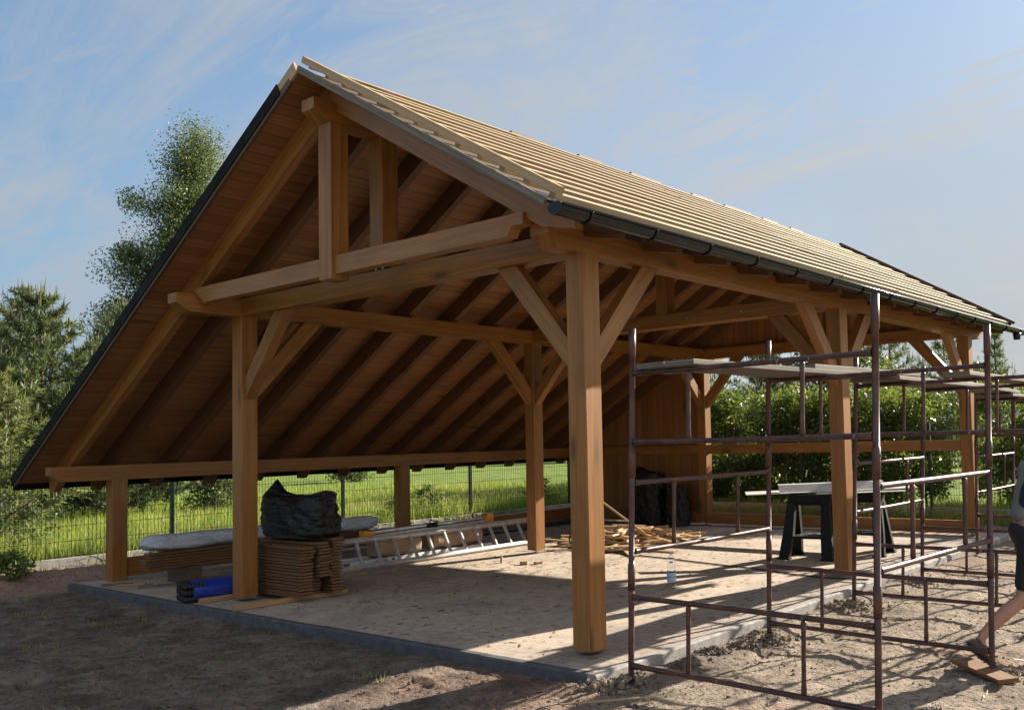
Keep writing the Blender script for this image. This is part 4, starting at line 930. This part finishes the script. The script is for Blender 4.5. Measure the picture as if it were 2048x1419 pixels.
# right leg trails with its heel up (the leg nearer the camera), left leg carries the weight ahead
J['kneR'] = pw(-.085, -.10, .455); J['ankR'] = pw(-.415, -.11, .185); J['heeR'] = pw(-.475, -.11, .165); J['balR'] = pw(-.405, -.115, .045); J['toeR'] = pw(-.35, -.12, .022)
J['kneL'] = pw(.22, .09, .50); J['ankL'] = pw(.30, .09, .10); J['balL'] = pw(.44, .09, .035); J['toeL'] = pw(.51, .09, .03)
J['elbR'] = pw(.05, -.235, 1.13); J['wriR'] = pw(.22, -.23, .95); J['elbL'] = pw(.22, .20, 1.13); J['wriL'] = pw(.40, .17, 1.03)
names = ['pelvis', 'waist', 'chest', 'upchest', 'neck', 'headb', 'head', 'crown', 'hipR', 'kneR', 'ankR', 'balR', 'toeR', 'hipL', 'kneL', 'ankL', 'balL', 'toeL', 'shR', 'elbR', 'wriR', 'shL', 'elbL', 'wriL']
calfR = (J['kneR']*.62+J['ankR']*.38)-PF*.02; calfL = (J['kneL']*.62+J['ankL']*.38)-PF*.02
rad = dict(pelvis=.135, waist=.12, chest=.145, upchest=.12, neck=.056, headb=.075, head=.088, crown=.062, hipR=.09, kneR=.056, ankR=.036, balR=.034, toeR=.025, hipL=.09, kneL=.056, ankL=.036, balL=.034, toeL=.025, shR=.06, elbR=.042, wriR=.028, shL=.06, elbL=.042, wriL=.028)
verts = [J[n] for n in names]+[calfR, calfL]; radii = [rad[n] for n in names]+[.058, .058]
# palms and five fingers on each hand
E_ = lambda a, b: (names.index(a), names.index(b))
edges = [E_('pelvis', 'waist'), E_('waist', 'chest'), E_('chest', 'upchest'), E_('upchest', 'neck'), E_('neck', 'headb'), E_('headb', 'head'), E_('head', 'crown'), E_('pelvis', 'hipR'), E_('pelvis', 'hipL'),
    E_('hipR', 'kneR'), (names.index('kneR'), 24), (24, names.index('ankR')), E_('ankR', 'balR'), E_('balR', 'toeR'), E_('hipL', 'kneL'), (names.index('kneL'), 25), (25, names.index('ankL')), E_('ankL', 'balL'), E_('balL', 'toeL'),
    E_('upchest', 'shR'), E_('shR', 'elbR'), E_('elbR', 'wriR'), E_('upchest', 'shL'), E_('shL', 'elbL'), E_('elbL', 'wriL')]
for s, sg in (('R', -1), ('L', 1)):
    w = J['wri'+s]; d = (w-J['elb'+s]).normalized(); side = PF.cross(d).normalized()*sg if abs(PF.dot(d)) < .95 else V((0, 0, 1)); side = (PF-d*PF.dot(d)).normalized(); pal = d.cross(side)
    base = len(verts); verts.append(w+d*.055); radii.append((.034, .018)); edges.append((names.index('wri'+s), base))
    for k in range(4):
        p0 = w+d*.092+side*(.027-.018*k); ln = (.038, .043, .040, .031)[k]; b = len(verts)
        verts += [p0, p0+d*ln*.9+pal*.010*sg, p0+d*ln*1.5+pal*.030*sg]; radii += [.0095, .0085, .007]; edges += [(base, b), (b, b+1), (b+1, b+2)]
    b = len(verts); verts += [w+d*.045+side*.036, w+d*.08+side*.052+pal*.008*sg, w+d*.105+side*.048+pal*.018*sg]; radii += [.013, .010, .008]; edges += [(base, b), (b, b+1), (b+1, b+2)]
skin('body', verts, edges, radii, M['skin'])
def face_bits():
    H = J['head']; mb = MB()
    def blob(c, r, sq=(1, 1, 1), mi=0):
        b = len(mb.v)
        for v_ in icov: q_ = c+PF*v_.x*r*sq[0]+PL*v_.y*r*sq[1]+V((0, 0, v_.z*r*sq[2])); mb.v.append(tuple(q_))
        for f in icof: mb.face(tuple(b+i for i in f), ((0, 0),)*3, mi, True)
    blob(H+PF*.088+V((0, 0, -.012)), .018, (1, .8, 1.6)); blob(H+PL*.084+PF*-.005+V((0, 0, -.01)), .026, (.8, .4, 1.2)); blob(H-PL*.084+PF*-.005+V((0, 0, -.01)), .026, (.8, .4, 1.2))
    mb.build('nose_and_ears', M['skin'], per)
    mb = MB(); mb_ = mb
    for sg in (-1, 1):
        b = len(mb.v); c = H+PF*.078+PL*.031*sg+V((0, 0, .012))
        for v_ in icov: mb.v.append(tuple(c+v_*.011))
        for f in icof: mb.face(tuple(b+i for i in f), ((0, 0),)*3, 0, True)
    mb.build('eyes', M['black_cloth'], per)
    MB().beam(H+PF*.084+PL*.022+V((0, 0, -.05)), H+PF*.084-PL*.022+V((0, 0, -.05)), .008, .006).build('mouth', plain('lips', (.33, .13, .10), .5), per)
face_bits()
skin('hair', [J['head']-PF*.030+V((0, 0, -.035)), J['head']-PF*.012+V((0, 0, .045)), J['crown']+PF*.012+V((0, 0, -.008))], [(0, 1), (1, 2)], [.080, .093, .072], M['hair'])
up = V((0, 0, 1))
skin('shirt', [J['pelvis']+up*.02, J['waist'], J['chest'], J['upchest'], J['neck']-up*.045-PF*.01, J['shR'], J['shR']*.5+J['elbR']*.5, J['shL'], J['shL']*.5+J['elbL']*.5], [(0, 1), (1, 2), (2, 3), (3, 4), (3, 5), (5, 6), (3, 7), (7, 8)], [.165, .148, .165, .140, .072, .082, .070, .082, .070], M['shirt'])
skin('shirt_side_panel', [J['waist']-PL*.075-PF*.055, J['chest']-PL*.085-PF*.05, J['upchest']-PL*.11-up*.02-PF*.035, J['shR']+up*.008-PF*.02, J['shR']*.4+J['elbR']*.6, J['elbR']*.9+J['wriR']*.1], [(0, 1), (1, 2), (2, 3), (3, 4), (4, 5)], [.092, .098, .088, .086, .070, .058], M['navy'])
skin('shorts', [J['pelvis']+up*.05, J['pelvis']-up*.03, J['hipR'], J['hipR']*.28+J['kneR']*.72, J['hipR']*.06+J['kneR']*.94, J['hipL'], J['hipL']*.28+J['kneL']*.72, J['hipL']*.06+J['kneL']*.94], [(0, 1), (1, 2), (2, 3), (3, 4), (1, 5), (5, 6), (6, 7)], [.155, .150, .118, .092, .090, .118, .092, .090], M['black_cloth'])
for s, ank, bal, toe, hd in (('R', J['ankR'], J['balR'], J['toeR'], J['heeR']), ('L', J['ankL'], J['balL'], J['toeL'], J['ankL']-PF*.07-up*.02)):
    d1 = (bal-hd); d1 = d1.normalized(); n1_ = (up-d1*up.dot(d1)).normalized(); d2 = (toe-bal).normalized(); n2_ = (up-d2*up.dot(d2)).normalized()
    hb = hd-n1_*.045; bb = bal-n1_*.030; tb = bb+d2*.085
    path = [(hb-d1*.005, n1_, d1, .022, .055), (hb+d1*.02, n1_, d1, .034, .098), (hb+d1*.075, n1_, d1, .038, .112), (hb*.5+bb*.5+d1*.02, n1_, d1, .040, .082), (bb-d1*.01, (n1_+n2_).normalized(), d1, .047, .066), (bb+d2*.045, n2_, d2, .046, .052), (bb+d2*.085, n2_, d2, .036, .040), (bb+d2*.112, n2_, d2, .012, .020)]
    for nm_, mt, f0, f1, wk in (('shoe', M['shoe'], .10, 1.0, 1.0), ('shoe_sole', M['rubber'], -.06, .0, 1.06)):
        rings = []
        for c, n_, d_, w, h in path:
            ring = []
            for j in range(14):
                a = 2*math.pi*j/14; ca, sa = math.cos(a), math.sin(a); lo_, hi_ = (.012, h) if nm_ == 'shoe' else (-.008, .014)
                ring.append(tuple(c+PL*(math.copysign(abs(ca)**.6, ca)*w*wk*(1-.35*max(0, sa) if nm_ == 'shoe' else 1))+n_*((lo_+hi_)/2+math.copysign(abs(sa)**.6, sa)*(hi_-lo_)/2)))
            rings.append(ring)
        mb = MB(); mb.grid(rings, closed_u=True)
        for ring, rev in ((rings[0], True), (rings[-1], False)):
            b = len(mb.v); mb.v += ring; ix = list(range(b, b+14)); mb.face(tuple(ix[::-1] if rev else ix), tuple((0, 0) for _ in ix))
        off(mb, (0, 0, 0)).build(nm_, mt, per)
    mb = MB()
    for k in range(4):
        p = path[2][0]*(1-.25*k)+path[4][0]*.25*k; hgt = .108-.013*k; p = p+n1_*hgt+d1*.01; mb.tube([p-PL*.026-n1_*.008, p+n1_*.006, p+PL*.026-n1_*.008], .004, 6)
    p = path[2][0]+n1_*.115+d1*.02; mb.tube([p, p+d1*.03-PL*.012+n1_*.016, p+d1*.055-PL*.02-n1_*.012], .0035, 6); mb.tube([p, p+d1*.035+PL*.015+n1_*.012, p+d1*.05+PL*.025-n1_*.012], .0035, 6)
    mb.build('laces', M['rubber'], per)
# ------------------------------------------------------------------ fences, hedge, trees
def wire_fence(name, p0, p1, zb, H, label, step=.05, base=True, posts=None, rise=0):
    p0, p1 = V((*p0, 0)), V((*p1, 0)); d = (p1-p0).normalized(); L = (p1-p0).length; s = V((d.y, -d.x, 0))
    root = empty(name, (p0+p1)/2+V((0, 0, zb)), label, 'fence'); loc = root.location
    n = int(L/step); vs = []
    def bar(a, b, r):
        e = (b-a).normalized(); u = e.orthogonal().normalized(); w = e.cross(u)
        for k in range(3):
            g0, g1 = 2*math.pi*k/3, 2*math.pi*(k+1)/3; o0, o1 = (u*math.cos(g0)+w*math.sin(g0))*r, (u*math.cos(g1)+w*math.sin(g1))*r
            vs.extend([tuple(a+o0-loc), tuple(a+o1-loc), tuple(b+o1-loc), tuple(b+o0-loc)])
    z0, z1 = zb+.20, zb+.20+H
    pw_ = (posts[1]-posts[0]) if posts else 2.6; p_at = posts[0] if posts else 0
    for k in range(n+1):
        c = p0+d*(k*step); bar(c+V((0, 0, z0)), c+V((0, 0, z1+.03)), .0032)
    for k in range(int(H/.2)+1):
        bar(p0+V((0, 0, z0+.02+.2*k))+s*.005, p1+V((0, 0, z0+.02+.2*k))+s*.005, .0040)
    fastmesh('wire_mesh', np.array(vs), 0, [M['green_metal']], parent=root)
    t = p_at
    while t <= L:
        c = p0+d*t; off(MB().beam(c-s*.04+V((0, 0, zb-.05)), c-s*.04+V((0, 0, z1+.08)), .055, .045, up=d, ch=.004), loc).build('fence_post', M['green_metal'], root); t += pw_
    if base:
        t = p_at-pw_
        while t < L:
            a, b = p0+d*(max(0, t)+.03), p0+d*(min(L, t+pw_)-.03)
            if (b-a).length > .1: off(MB().beam(a+V((0, 0, zb+.075)), b+V((0, 0, zb+.075)), .045, .25, ch=.006), loc).build('base_panel', M['concrete'], root)
            t += pw_
    return root
wire_fence('mesh_fence', (-9.3, -4.2), (-9.3, 14.6), .0, 1.48, 'green wire mesh fence on pale concrete base panels along the meadow on the left', posts=(2.77, 5.56))
wire_fence('mesh_fence', (-9.2, 10.55), (9.0, 10.55), .03, 1.43, 'green wire mesh fence in front of the hedge behind the pavilion', posts=(2.62, 5.20))

def leafcloud(P, size, droop=.0, aspect=1.8, jit=.35, up=.5):
    """one little folded quad per point"""
    P = np.asarray(P); n = len(P); a = rng.uniform(0, 2*np.pi, n); el = rng.normal(-droop, .5, n)
    d = np.stack([np.cos(a)*np.cos(el), np.sin(a)*np.cos(el), np.sin(el)], 1); r = rng.normal(0, 1, (n, 3)); r[:, 2] += up
    s = np.cross(d, r); s /= np.linalg.norm(s, axis=1)[:, None]+1e-6
    L = (size*rng.uniform(1-jit, 1+jit, n))[:, None]; w = L/aspect/2
    return np.stack([P-d*L*.1, P+d*L*.4-s*w, P+d*L*.95, P+d*L*.4+s*w], 1).reshape(-1, 3)
def tri_needles(P, D, L, w):
    n = len(P); r = rng.normal(0, 1, (n, 3)); s = np.cross(D, r); s /= np.linalg.norm(s, axis=1)[:, None]+1e-6
    return np.stack([P-s*w, P+s*w, P+D*L[:, None]], 1).reshape(-1, 3)

def broadleaf(name, loc, H, crown_z0, rad, nb, leaves, size, mats, label, cat, seed, bark='bark', shape=lambda t: math.sin(math.pi*min(1, t*.85+.15))**.7, lean=0, clump=.34, ragged=.45, group=None):
    r_ = random.Random(seed); root = empty(name, loc, label, cat, group); mb = MB()
    tp = [V((lean*t*t*H+.06*H*.1*math.sin(t*5+seed), .05*math.sin(t*7+seed), H*.97*t)) for t in [k/10 for k in range(11)]]
    mb.tube(tp, [max(.012, .022*H*.55*(1-.93*k/10)) for k in range(11)], 8); tips = []; wt = []
    for k in range(nb):
        t = (k+.5)/nb; z = crown_z0+(H-crown_z0)*t*.97; i = min(9, int(z/(H*.97)*10)); b0 = tp[i]+(tp[i+1]-tp[i])*(z/(H*.97)*10-i) if i < 10 else tp[-1]
        a = k*2.4+r_.uniform(-.5, .5); ln = rad*shape(t)*r_.uniform(1-ragged, 1.12); e = V((math.cos(a), math.sin(a), .25+.55*t)).normalized()
        pts = [b0+e*ln*q+V((0, 0, ln*.16*q*q*(1 if t > .3 else -.3))) for q in (0, .35, .7, 1)]; mb.tube(pts, [.022*ln+.012, .016*ln+.008, .009*ln+.006, .004], 5, caps=False)
        for m_ in range(7):
            q = r_.uniform(.3, 1.05); c = b0+e*ln*q+V((r_.gauss(0, .16)*ln, r_.gauss(0, .16)*ln, r_.gauss(.03, .13)*ln)); tips.append(tuple(c)); wt.append(ln*ln+.05)
            if m_ < 4: mb.tube([pts[1]+(pts[2]-pts[1])*min(1, q), c], [.008, .003], 4, caps=False)
    mb.build('trunk', M[bark], root)
    T_ = np.array(tips); idx = rng.choice(len(T_), leaves, p=np.array(wt)/sum(wt)); sc = clump*rng.uniform(.5, 1.25, len(T_))[idx]
    dv = rng.normal(0, 1, (leaves, 3)); dv /= np.linalg.norm(dv, axis=1)[:, None]; P = T_[idx]+dv*(rng.random(leaves)**.5)[:, None]*1.75*sc[:, None]*np.array([1, 1, .7]); P = P[P[:, 2] > crown_z0*.5]
    fastmesh('crown', leafcloud(P, size, .35), 0, [M[mats]], parent=root); return root
def pine(name, loc, H, rad, label, seed, nmat='needle', z0=.06, candles=True, tuft=21, group=None, whorls=None):
    r_ = random.Random(seed); root = empty(name, loc, label, 'pine tree', group); mb = MB()
    tp = [V((.03*math.sin(seed+t*4), .03*math.cos(seed*2+t*5), H*t)) for t in [k/8 for k in range(9)]]; mb.tube(tp, [.018*H*(1-.94*k/8)+.006 for k in range(9)], 7)
    NP, ND, NL, CP, CD, CL = [], [], [], [], [], []; W_ = whorls or max(6, int(H/.34))
    for w in range(W_):
        t = (w+.6)/W_; z = H*(z0+(1-z0)*t*.97); nbr = r_.randint(6, 8); ln0 = rad*(1-t)**.75*.95+.14
        for k in range(nbr):
            a = 2*math.pi*k/nbr+r_.uniform(-.4, .4)+w; ln = ln0*r_.uniform(.65, 1.15); e = V((math.cos(a), math.sin(a), 0))
            pts = [V((0, 0, z))+e*ln*q+V((0, 0, ln*(.10*q+.42*q*q))) for q in (0, .3, .6, .85, 1)]; mb.tube(pts, [.010*ln+.006, .009*ln+.004, .006, .004, .003], 4, caps=False)
            nt_ = max(5, int(ln*13))
            for m_ in range(nt_):
                q = .22+.78*(m_+r_.random())/nt_; c = V((0, 0, z))+e*ln*q+V((0, 0, ln*(.10*q+.42*q*q))); sd_ = e.cross(V((0, 0, 1)))*r_.gauss(0, .15*ln)*(1.2-q*.6); c = c+sd_+V((0, 0, r_.gauss(.0, .04)))
                ax = (e*.6+V((0, 0, .9))+sd_*1.2).normalized()
                for j in range(tuft):
                    v_ = V((r_.gauss(0, 1), r_.gauss(0, 1), r_.gauss(0, 1))).normalized(); NP.append(tuple(c+v_*.02+ax*r_.uniform(-.07, .07))); ND.append(tuple((ax*.75+v_).normalized())); NL.append(r_.uniform(.08, .16))
                if candles and r_.random() < (.55 if q > .6 else .2): CP.append(tuple(c+ax*.04)); CD.append(tuple((V((0, 0, 1))+ax*.18+V((r_.gauss(0, .07), r_.gauss(0, .07), 0))).normalized())); CL.append(r_.uniform(.12, .30)*(1.15 if t > .6 else .9))
    if candles:
        for k in range(5): CP.append((r_.gauss(0, .04), r_.gauss(0, .04), H*.965)); CD.append((r_.gauss(0, .1), r_.gauss(0, .1), 1.)); CL.append(r_.uniform(.25, .55))
    mb.build('trunk', M['bark'], root)
    t1 = tri_needles(np.array(NP), np.array(ND), np.array(NL), .0145); t2 = np.zeros((0, 3))
    if candles: c = np.array(CP); dd = np.array(CD); t2 = np.concatenate([tri_needles(c, dd, np.array(CL)*1.15, .018) for _ in (0, 1)])
    fastmesh('crown', np.concatenate([t1, t2]), 0, [M[nmat], M['candle']], mi=[0]*(len(t1)//3)+[1]*(len(t2)//3), parent=root, corners=3)
    return root
# left of the pavilion
GPI = 'young pines beyond the left fence'
pine('pine_tree', (-13.4, .2, -.02), 3.2, 1.7, 'pale young pine with long shoots, nearest the left fence', 3, 'needle_light', group=GPI)
pine('pine_tree', (-14.6, -1.1, 0), 4.4, 2.0, 'pale young pine at the left picture edge, behind the nearest one', 4, 'needle_light', group=GPI)
pine('pine_tree', (-17.6, 2.5, 0), 5.0, 2.3, 'dark young pine left of the roof slope, its tip the highest of the row', 5, 'needle', group=GPI)
pine('pine_tree', (-20.5, 5.6, 0), 5.4, 2.3, 'dark young pine half hidden behind the roof edge', 6, 'needle', group=GPI)
pine('pine_tree', (-21.0, 2.2, 0), 5.6, 2.4, 'dark young pine in the gap between the pale pines', 8, 'needle', group=GPI)
pine('pine_tree', (-17.6, 4.5, 0), 4.2, 2.0, 'dark low pine beside the roof edge, in front of the row', 9, 'needle', group=GPI)
pine('pine_tree', (-25.0, 4.6, 0), 6.3, 2.6, 'tall dark pine at the back of the left row', 12, 'needle', group=GPI, tuft=11)
pine('pine_tree', (-19.0, .2, 0), 5.0, 2.3, 'mid green pine behind the pale pine at the picture edge', 13, 'needle', group=GPI)
pine('pine_tree', (-26.0, 7.6, 0), 6.2, 2.6, 'dark pine at the back, below the birch', 14, 'needle', group=GPI, tuft=11)
pine('pine_tree', (-16.4, 3.4, 0), 3.3, 1.9, 'dark bushy pine low behind the pale ones, touching the roof edge', 15, 'needle', group=GPI)
pine('pine_tree', (-22.5, 0.2, 0), 5.6, 2.5, 'dark pine far back at the left picture edge', 16, 'needle', group=GPI, tuft=11)
pine('pine_tree', (-23.5, 6.6, 0), 5.6, 2.5, 'dark pine far back between the row and the birch', 17, 'needle', group=GPI, tuft=11)
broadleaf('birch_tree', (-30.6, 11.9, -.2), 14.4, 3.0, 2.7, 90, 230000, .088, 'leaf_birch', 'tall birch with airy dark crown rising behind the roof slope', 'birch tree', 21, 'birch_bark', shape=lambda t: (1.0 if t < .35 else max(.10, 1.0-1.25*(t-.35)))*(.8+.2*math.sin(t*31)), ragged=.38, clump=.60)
broadleaf('leafy_tree', (-24.0, 1.9, -.2), 7.2, 1.2, 1.7, 26, 12000, .12, 'leaf_light', 'light green leafy tree cut by the left picture edge above the pines', 'tree', 22)
broadleaf('shrub', (-16.2, 5.6, 0), 1.0, .05, .9, 22, 5200, .07, 'leaf_birch', 'small grey green shrub in the meadow, seen under the eave behind the black sack', 'shrub', 23, clump=.15)
broadleaf('shrub', (-11.6, -.25, 0), .95, .05, .9, 22, 4200, .06, 'leaf_birch', 'dark bushy shrub in the grass under the pale pines', 'shrub', 24, clump=.14)
broadleaf('shrub', (-8.95, -.78, .02), .34, .02, .28, 12, 900, .05, 'leaf_yellow', 'bright leafy weed at the foot of the left fence', 'shrub', 25, clump=.08)
broadleaf('shrub', (-27.0, 16.2, 0), 1.3, .05, 1.2, 22, 5200, .09, 'leaf_birch', 'dark round shrub far out in the meadow', 'shrub', 26, clump=.2)
for k, (x, y) in enumerate(((-10.2, 5.9), (-10.5, 6.9), (-9.9, 9.3))): 
    broadleaf('shrub', (x, y, 0), .62+.1*k, .02, .38, 12, 900, .06, 'leaf_light', ['tall weed behind the fence left of the middle post', 'tall weed behind the fence close to the middle post', 'tall weed behind the fence right of the middle post'][k], 'shrub', 40+k, clump=.07)
# hedge behind the rear fence
def hedge(x0, x1, y0, y1, top, n, size, mat, label, seed):
    c = V(((x0+x1)/2, (y0+y1)/2, 0)); root = empty('hedge', c, label, 'hedge'); mb = MB(); r_ = random.Random(seed)
    for k in range(int((x1-x0)/.45)):
        x = x0+.45*(k+r_.random()); y = r_.uniform(y0+.3, y1-.3); mb.tube([(x, y, -.05), (x+r_.gauss(0, .1), y+r_.gauss(0, .1), top*.5), (x+r_.gauss(0, .2), y+r_.gauss(0, .15), top*.92)], [.025, .018, .006], 5)
    off(mb, c).build('stems', M['bark'], root)
    P = []; 
    cl = [(r_.uniform(x0, x1), r_.uniform(y0, y1), r_.uniform(.05, 1)**.85) for _ in range(int((x1-x0)*46))]
    C_ = []
    for x, y, t in cl:
        th = top*(1+.16*noise.noise(V((x*.7, y, seed)))+.10*noise.noise(V((x*2.2, y*2, seed)))); C_.append((x, y+(y0-y)*.25*t*0, th*t))
    C_ = np.array(C_); idx = rng.integers(0, len(C_), n); P = C_[idx]+rng.normal(0, 1, (n, 3))*np.array([.14, .14, .11])
    # upright young shoots on top
    m_ = int(n*.07); xs_ = rng.uniform(x0, x1, m_//8); sh = []
    for x in xs_:
        y = rng.uniform(y0, y1); th = top*(1+.16*noise.noise(V((x*.7, y, seed)))+.06*noise.noise(V((x*2.2, y*2, seed)))); h = rng.uniform(.1, .45)
        for q in range(8): sh.append((x+rng.normal(0, .03), y+rng.normal(0, .03), th+h*q/8-.08))
    P = np.concatenate([P, np.array(sh)])-np.array(c); P = P[P[:, 2] > .02]
    fastmesh('foliage', leafcloud(P, size, .2, 1.7), 0, [M[mat]], parent=root); return root
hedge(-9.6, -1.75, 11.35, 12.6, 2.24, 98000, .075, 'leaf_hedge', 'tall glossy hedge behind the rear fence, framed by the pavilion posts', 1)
hedge(-1.6, 5.6, 12.7, 14.0, 2.25, 62000, .075, 'leaf_light', 'lighter clipped hedge farther right behind the scaffold', 2)
GT = 'trees behind the hedge'
pine('pine_tree', (-10.6, 16.3, 0), 4.5, 2.0, 'dark pine behind the hedge, framed under the rear tie beam', 31, 'needle', group=GT, tuft=12)
pine('pine_tree', (-8.6, 16.8, 0), 4.6, 2.0, 'dark pine behind the hedge, next to the second front post', 32, 'needle', group=GT, tuft=12)
pine('pine_tree', (-12.6, 15.4, 0), 4.4, 2.0, 'dark pine behind the hedge, next to the boarded wall', 33, 'needle', group=GT, tuft=12)
broadleaf('leafy_tree', (-7.1, 18.3, 0), 5.1, .8, 1.6, 26, 12000, .11, 'leaf_birch', 'slender leafy tree behind the hedge, right of the second front post', 'tree', 34, clump=.26, group=GT)
broadleaf('leafy_tree', (-4.0, 14.6, 0), 3.1, .7, .7, 18, 4200, .09, 'leaf_yellow', 'yellow green sapling poking above the hedge between two scaffold poles', 'tree', 35, clump=.16, group=GT)
pine('pine_tree', (-6.3, 20.3, 0), 4.9, 1.7, 'open pine with upturned twigs behind the sapling', 36, 'needle', group=GT, tuft=9)
pine('pine_tree', (-4.8, 20.8, 0), 4.5, 1.6, 'open pine behind the hedge, left of the far brace', 37, 'needle', group=GT, tuft=9)
pine('pine_tree', (-4.9, 26.0, 0), 4.9, .8, 'thin pine tip seen inside the brace of the far corner post', 38, 'needle', group=GT, tuft=9)
broadleaf('leafy_tree', (-4.4, 30.2, 0), 5.0, .8, 1.35, 24, 9000, .12, 'leaf_birch', 'pointed leafy tree on the skyline right of the far corner post', 'tree', 39, shape=lambda t: (1-t)**.8+.1, clump=.22, group=GT)
broadleaf('leafy_tree', (-6.6, 29.0, 0), 4.2, .8, 1.2, 20, 6000, .12, 'leaf_birch', 'low leafy tree between the far corner post and the scaffold pole', 'tree', 41, clump=.22, group=GT)
# distant belt of trees that closes the horizon
far = pine('pine_tree', (-38, 4, -.3), 8.5, 3.0, 'distant pine in the belt closing the horizon', 51, 'needle', candles=False, tuft=10, group='distant trees along the horizon')
far['category'] = 'pine tree'
r2 = random.Random(5)
for k in range(34):
    a = math.radians(100-3.9*k+r2.uniform(-2, 2)+45); rr = r2.uniform(46, 70); c = copy_tree(far); c.location = (-4+rr*math.cos(a), 2+rr*math.sin(a), -.4); s = r2.uniform(.55, .95); c.scale = (s*1.2, s*1.2, s); c.rotation_euler = (0, 0, r2.uniform(0, 6))
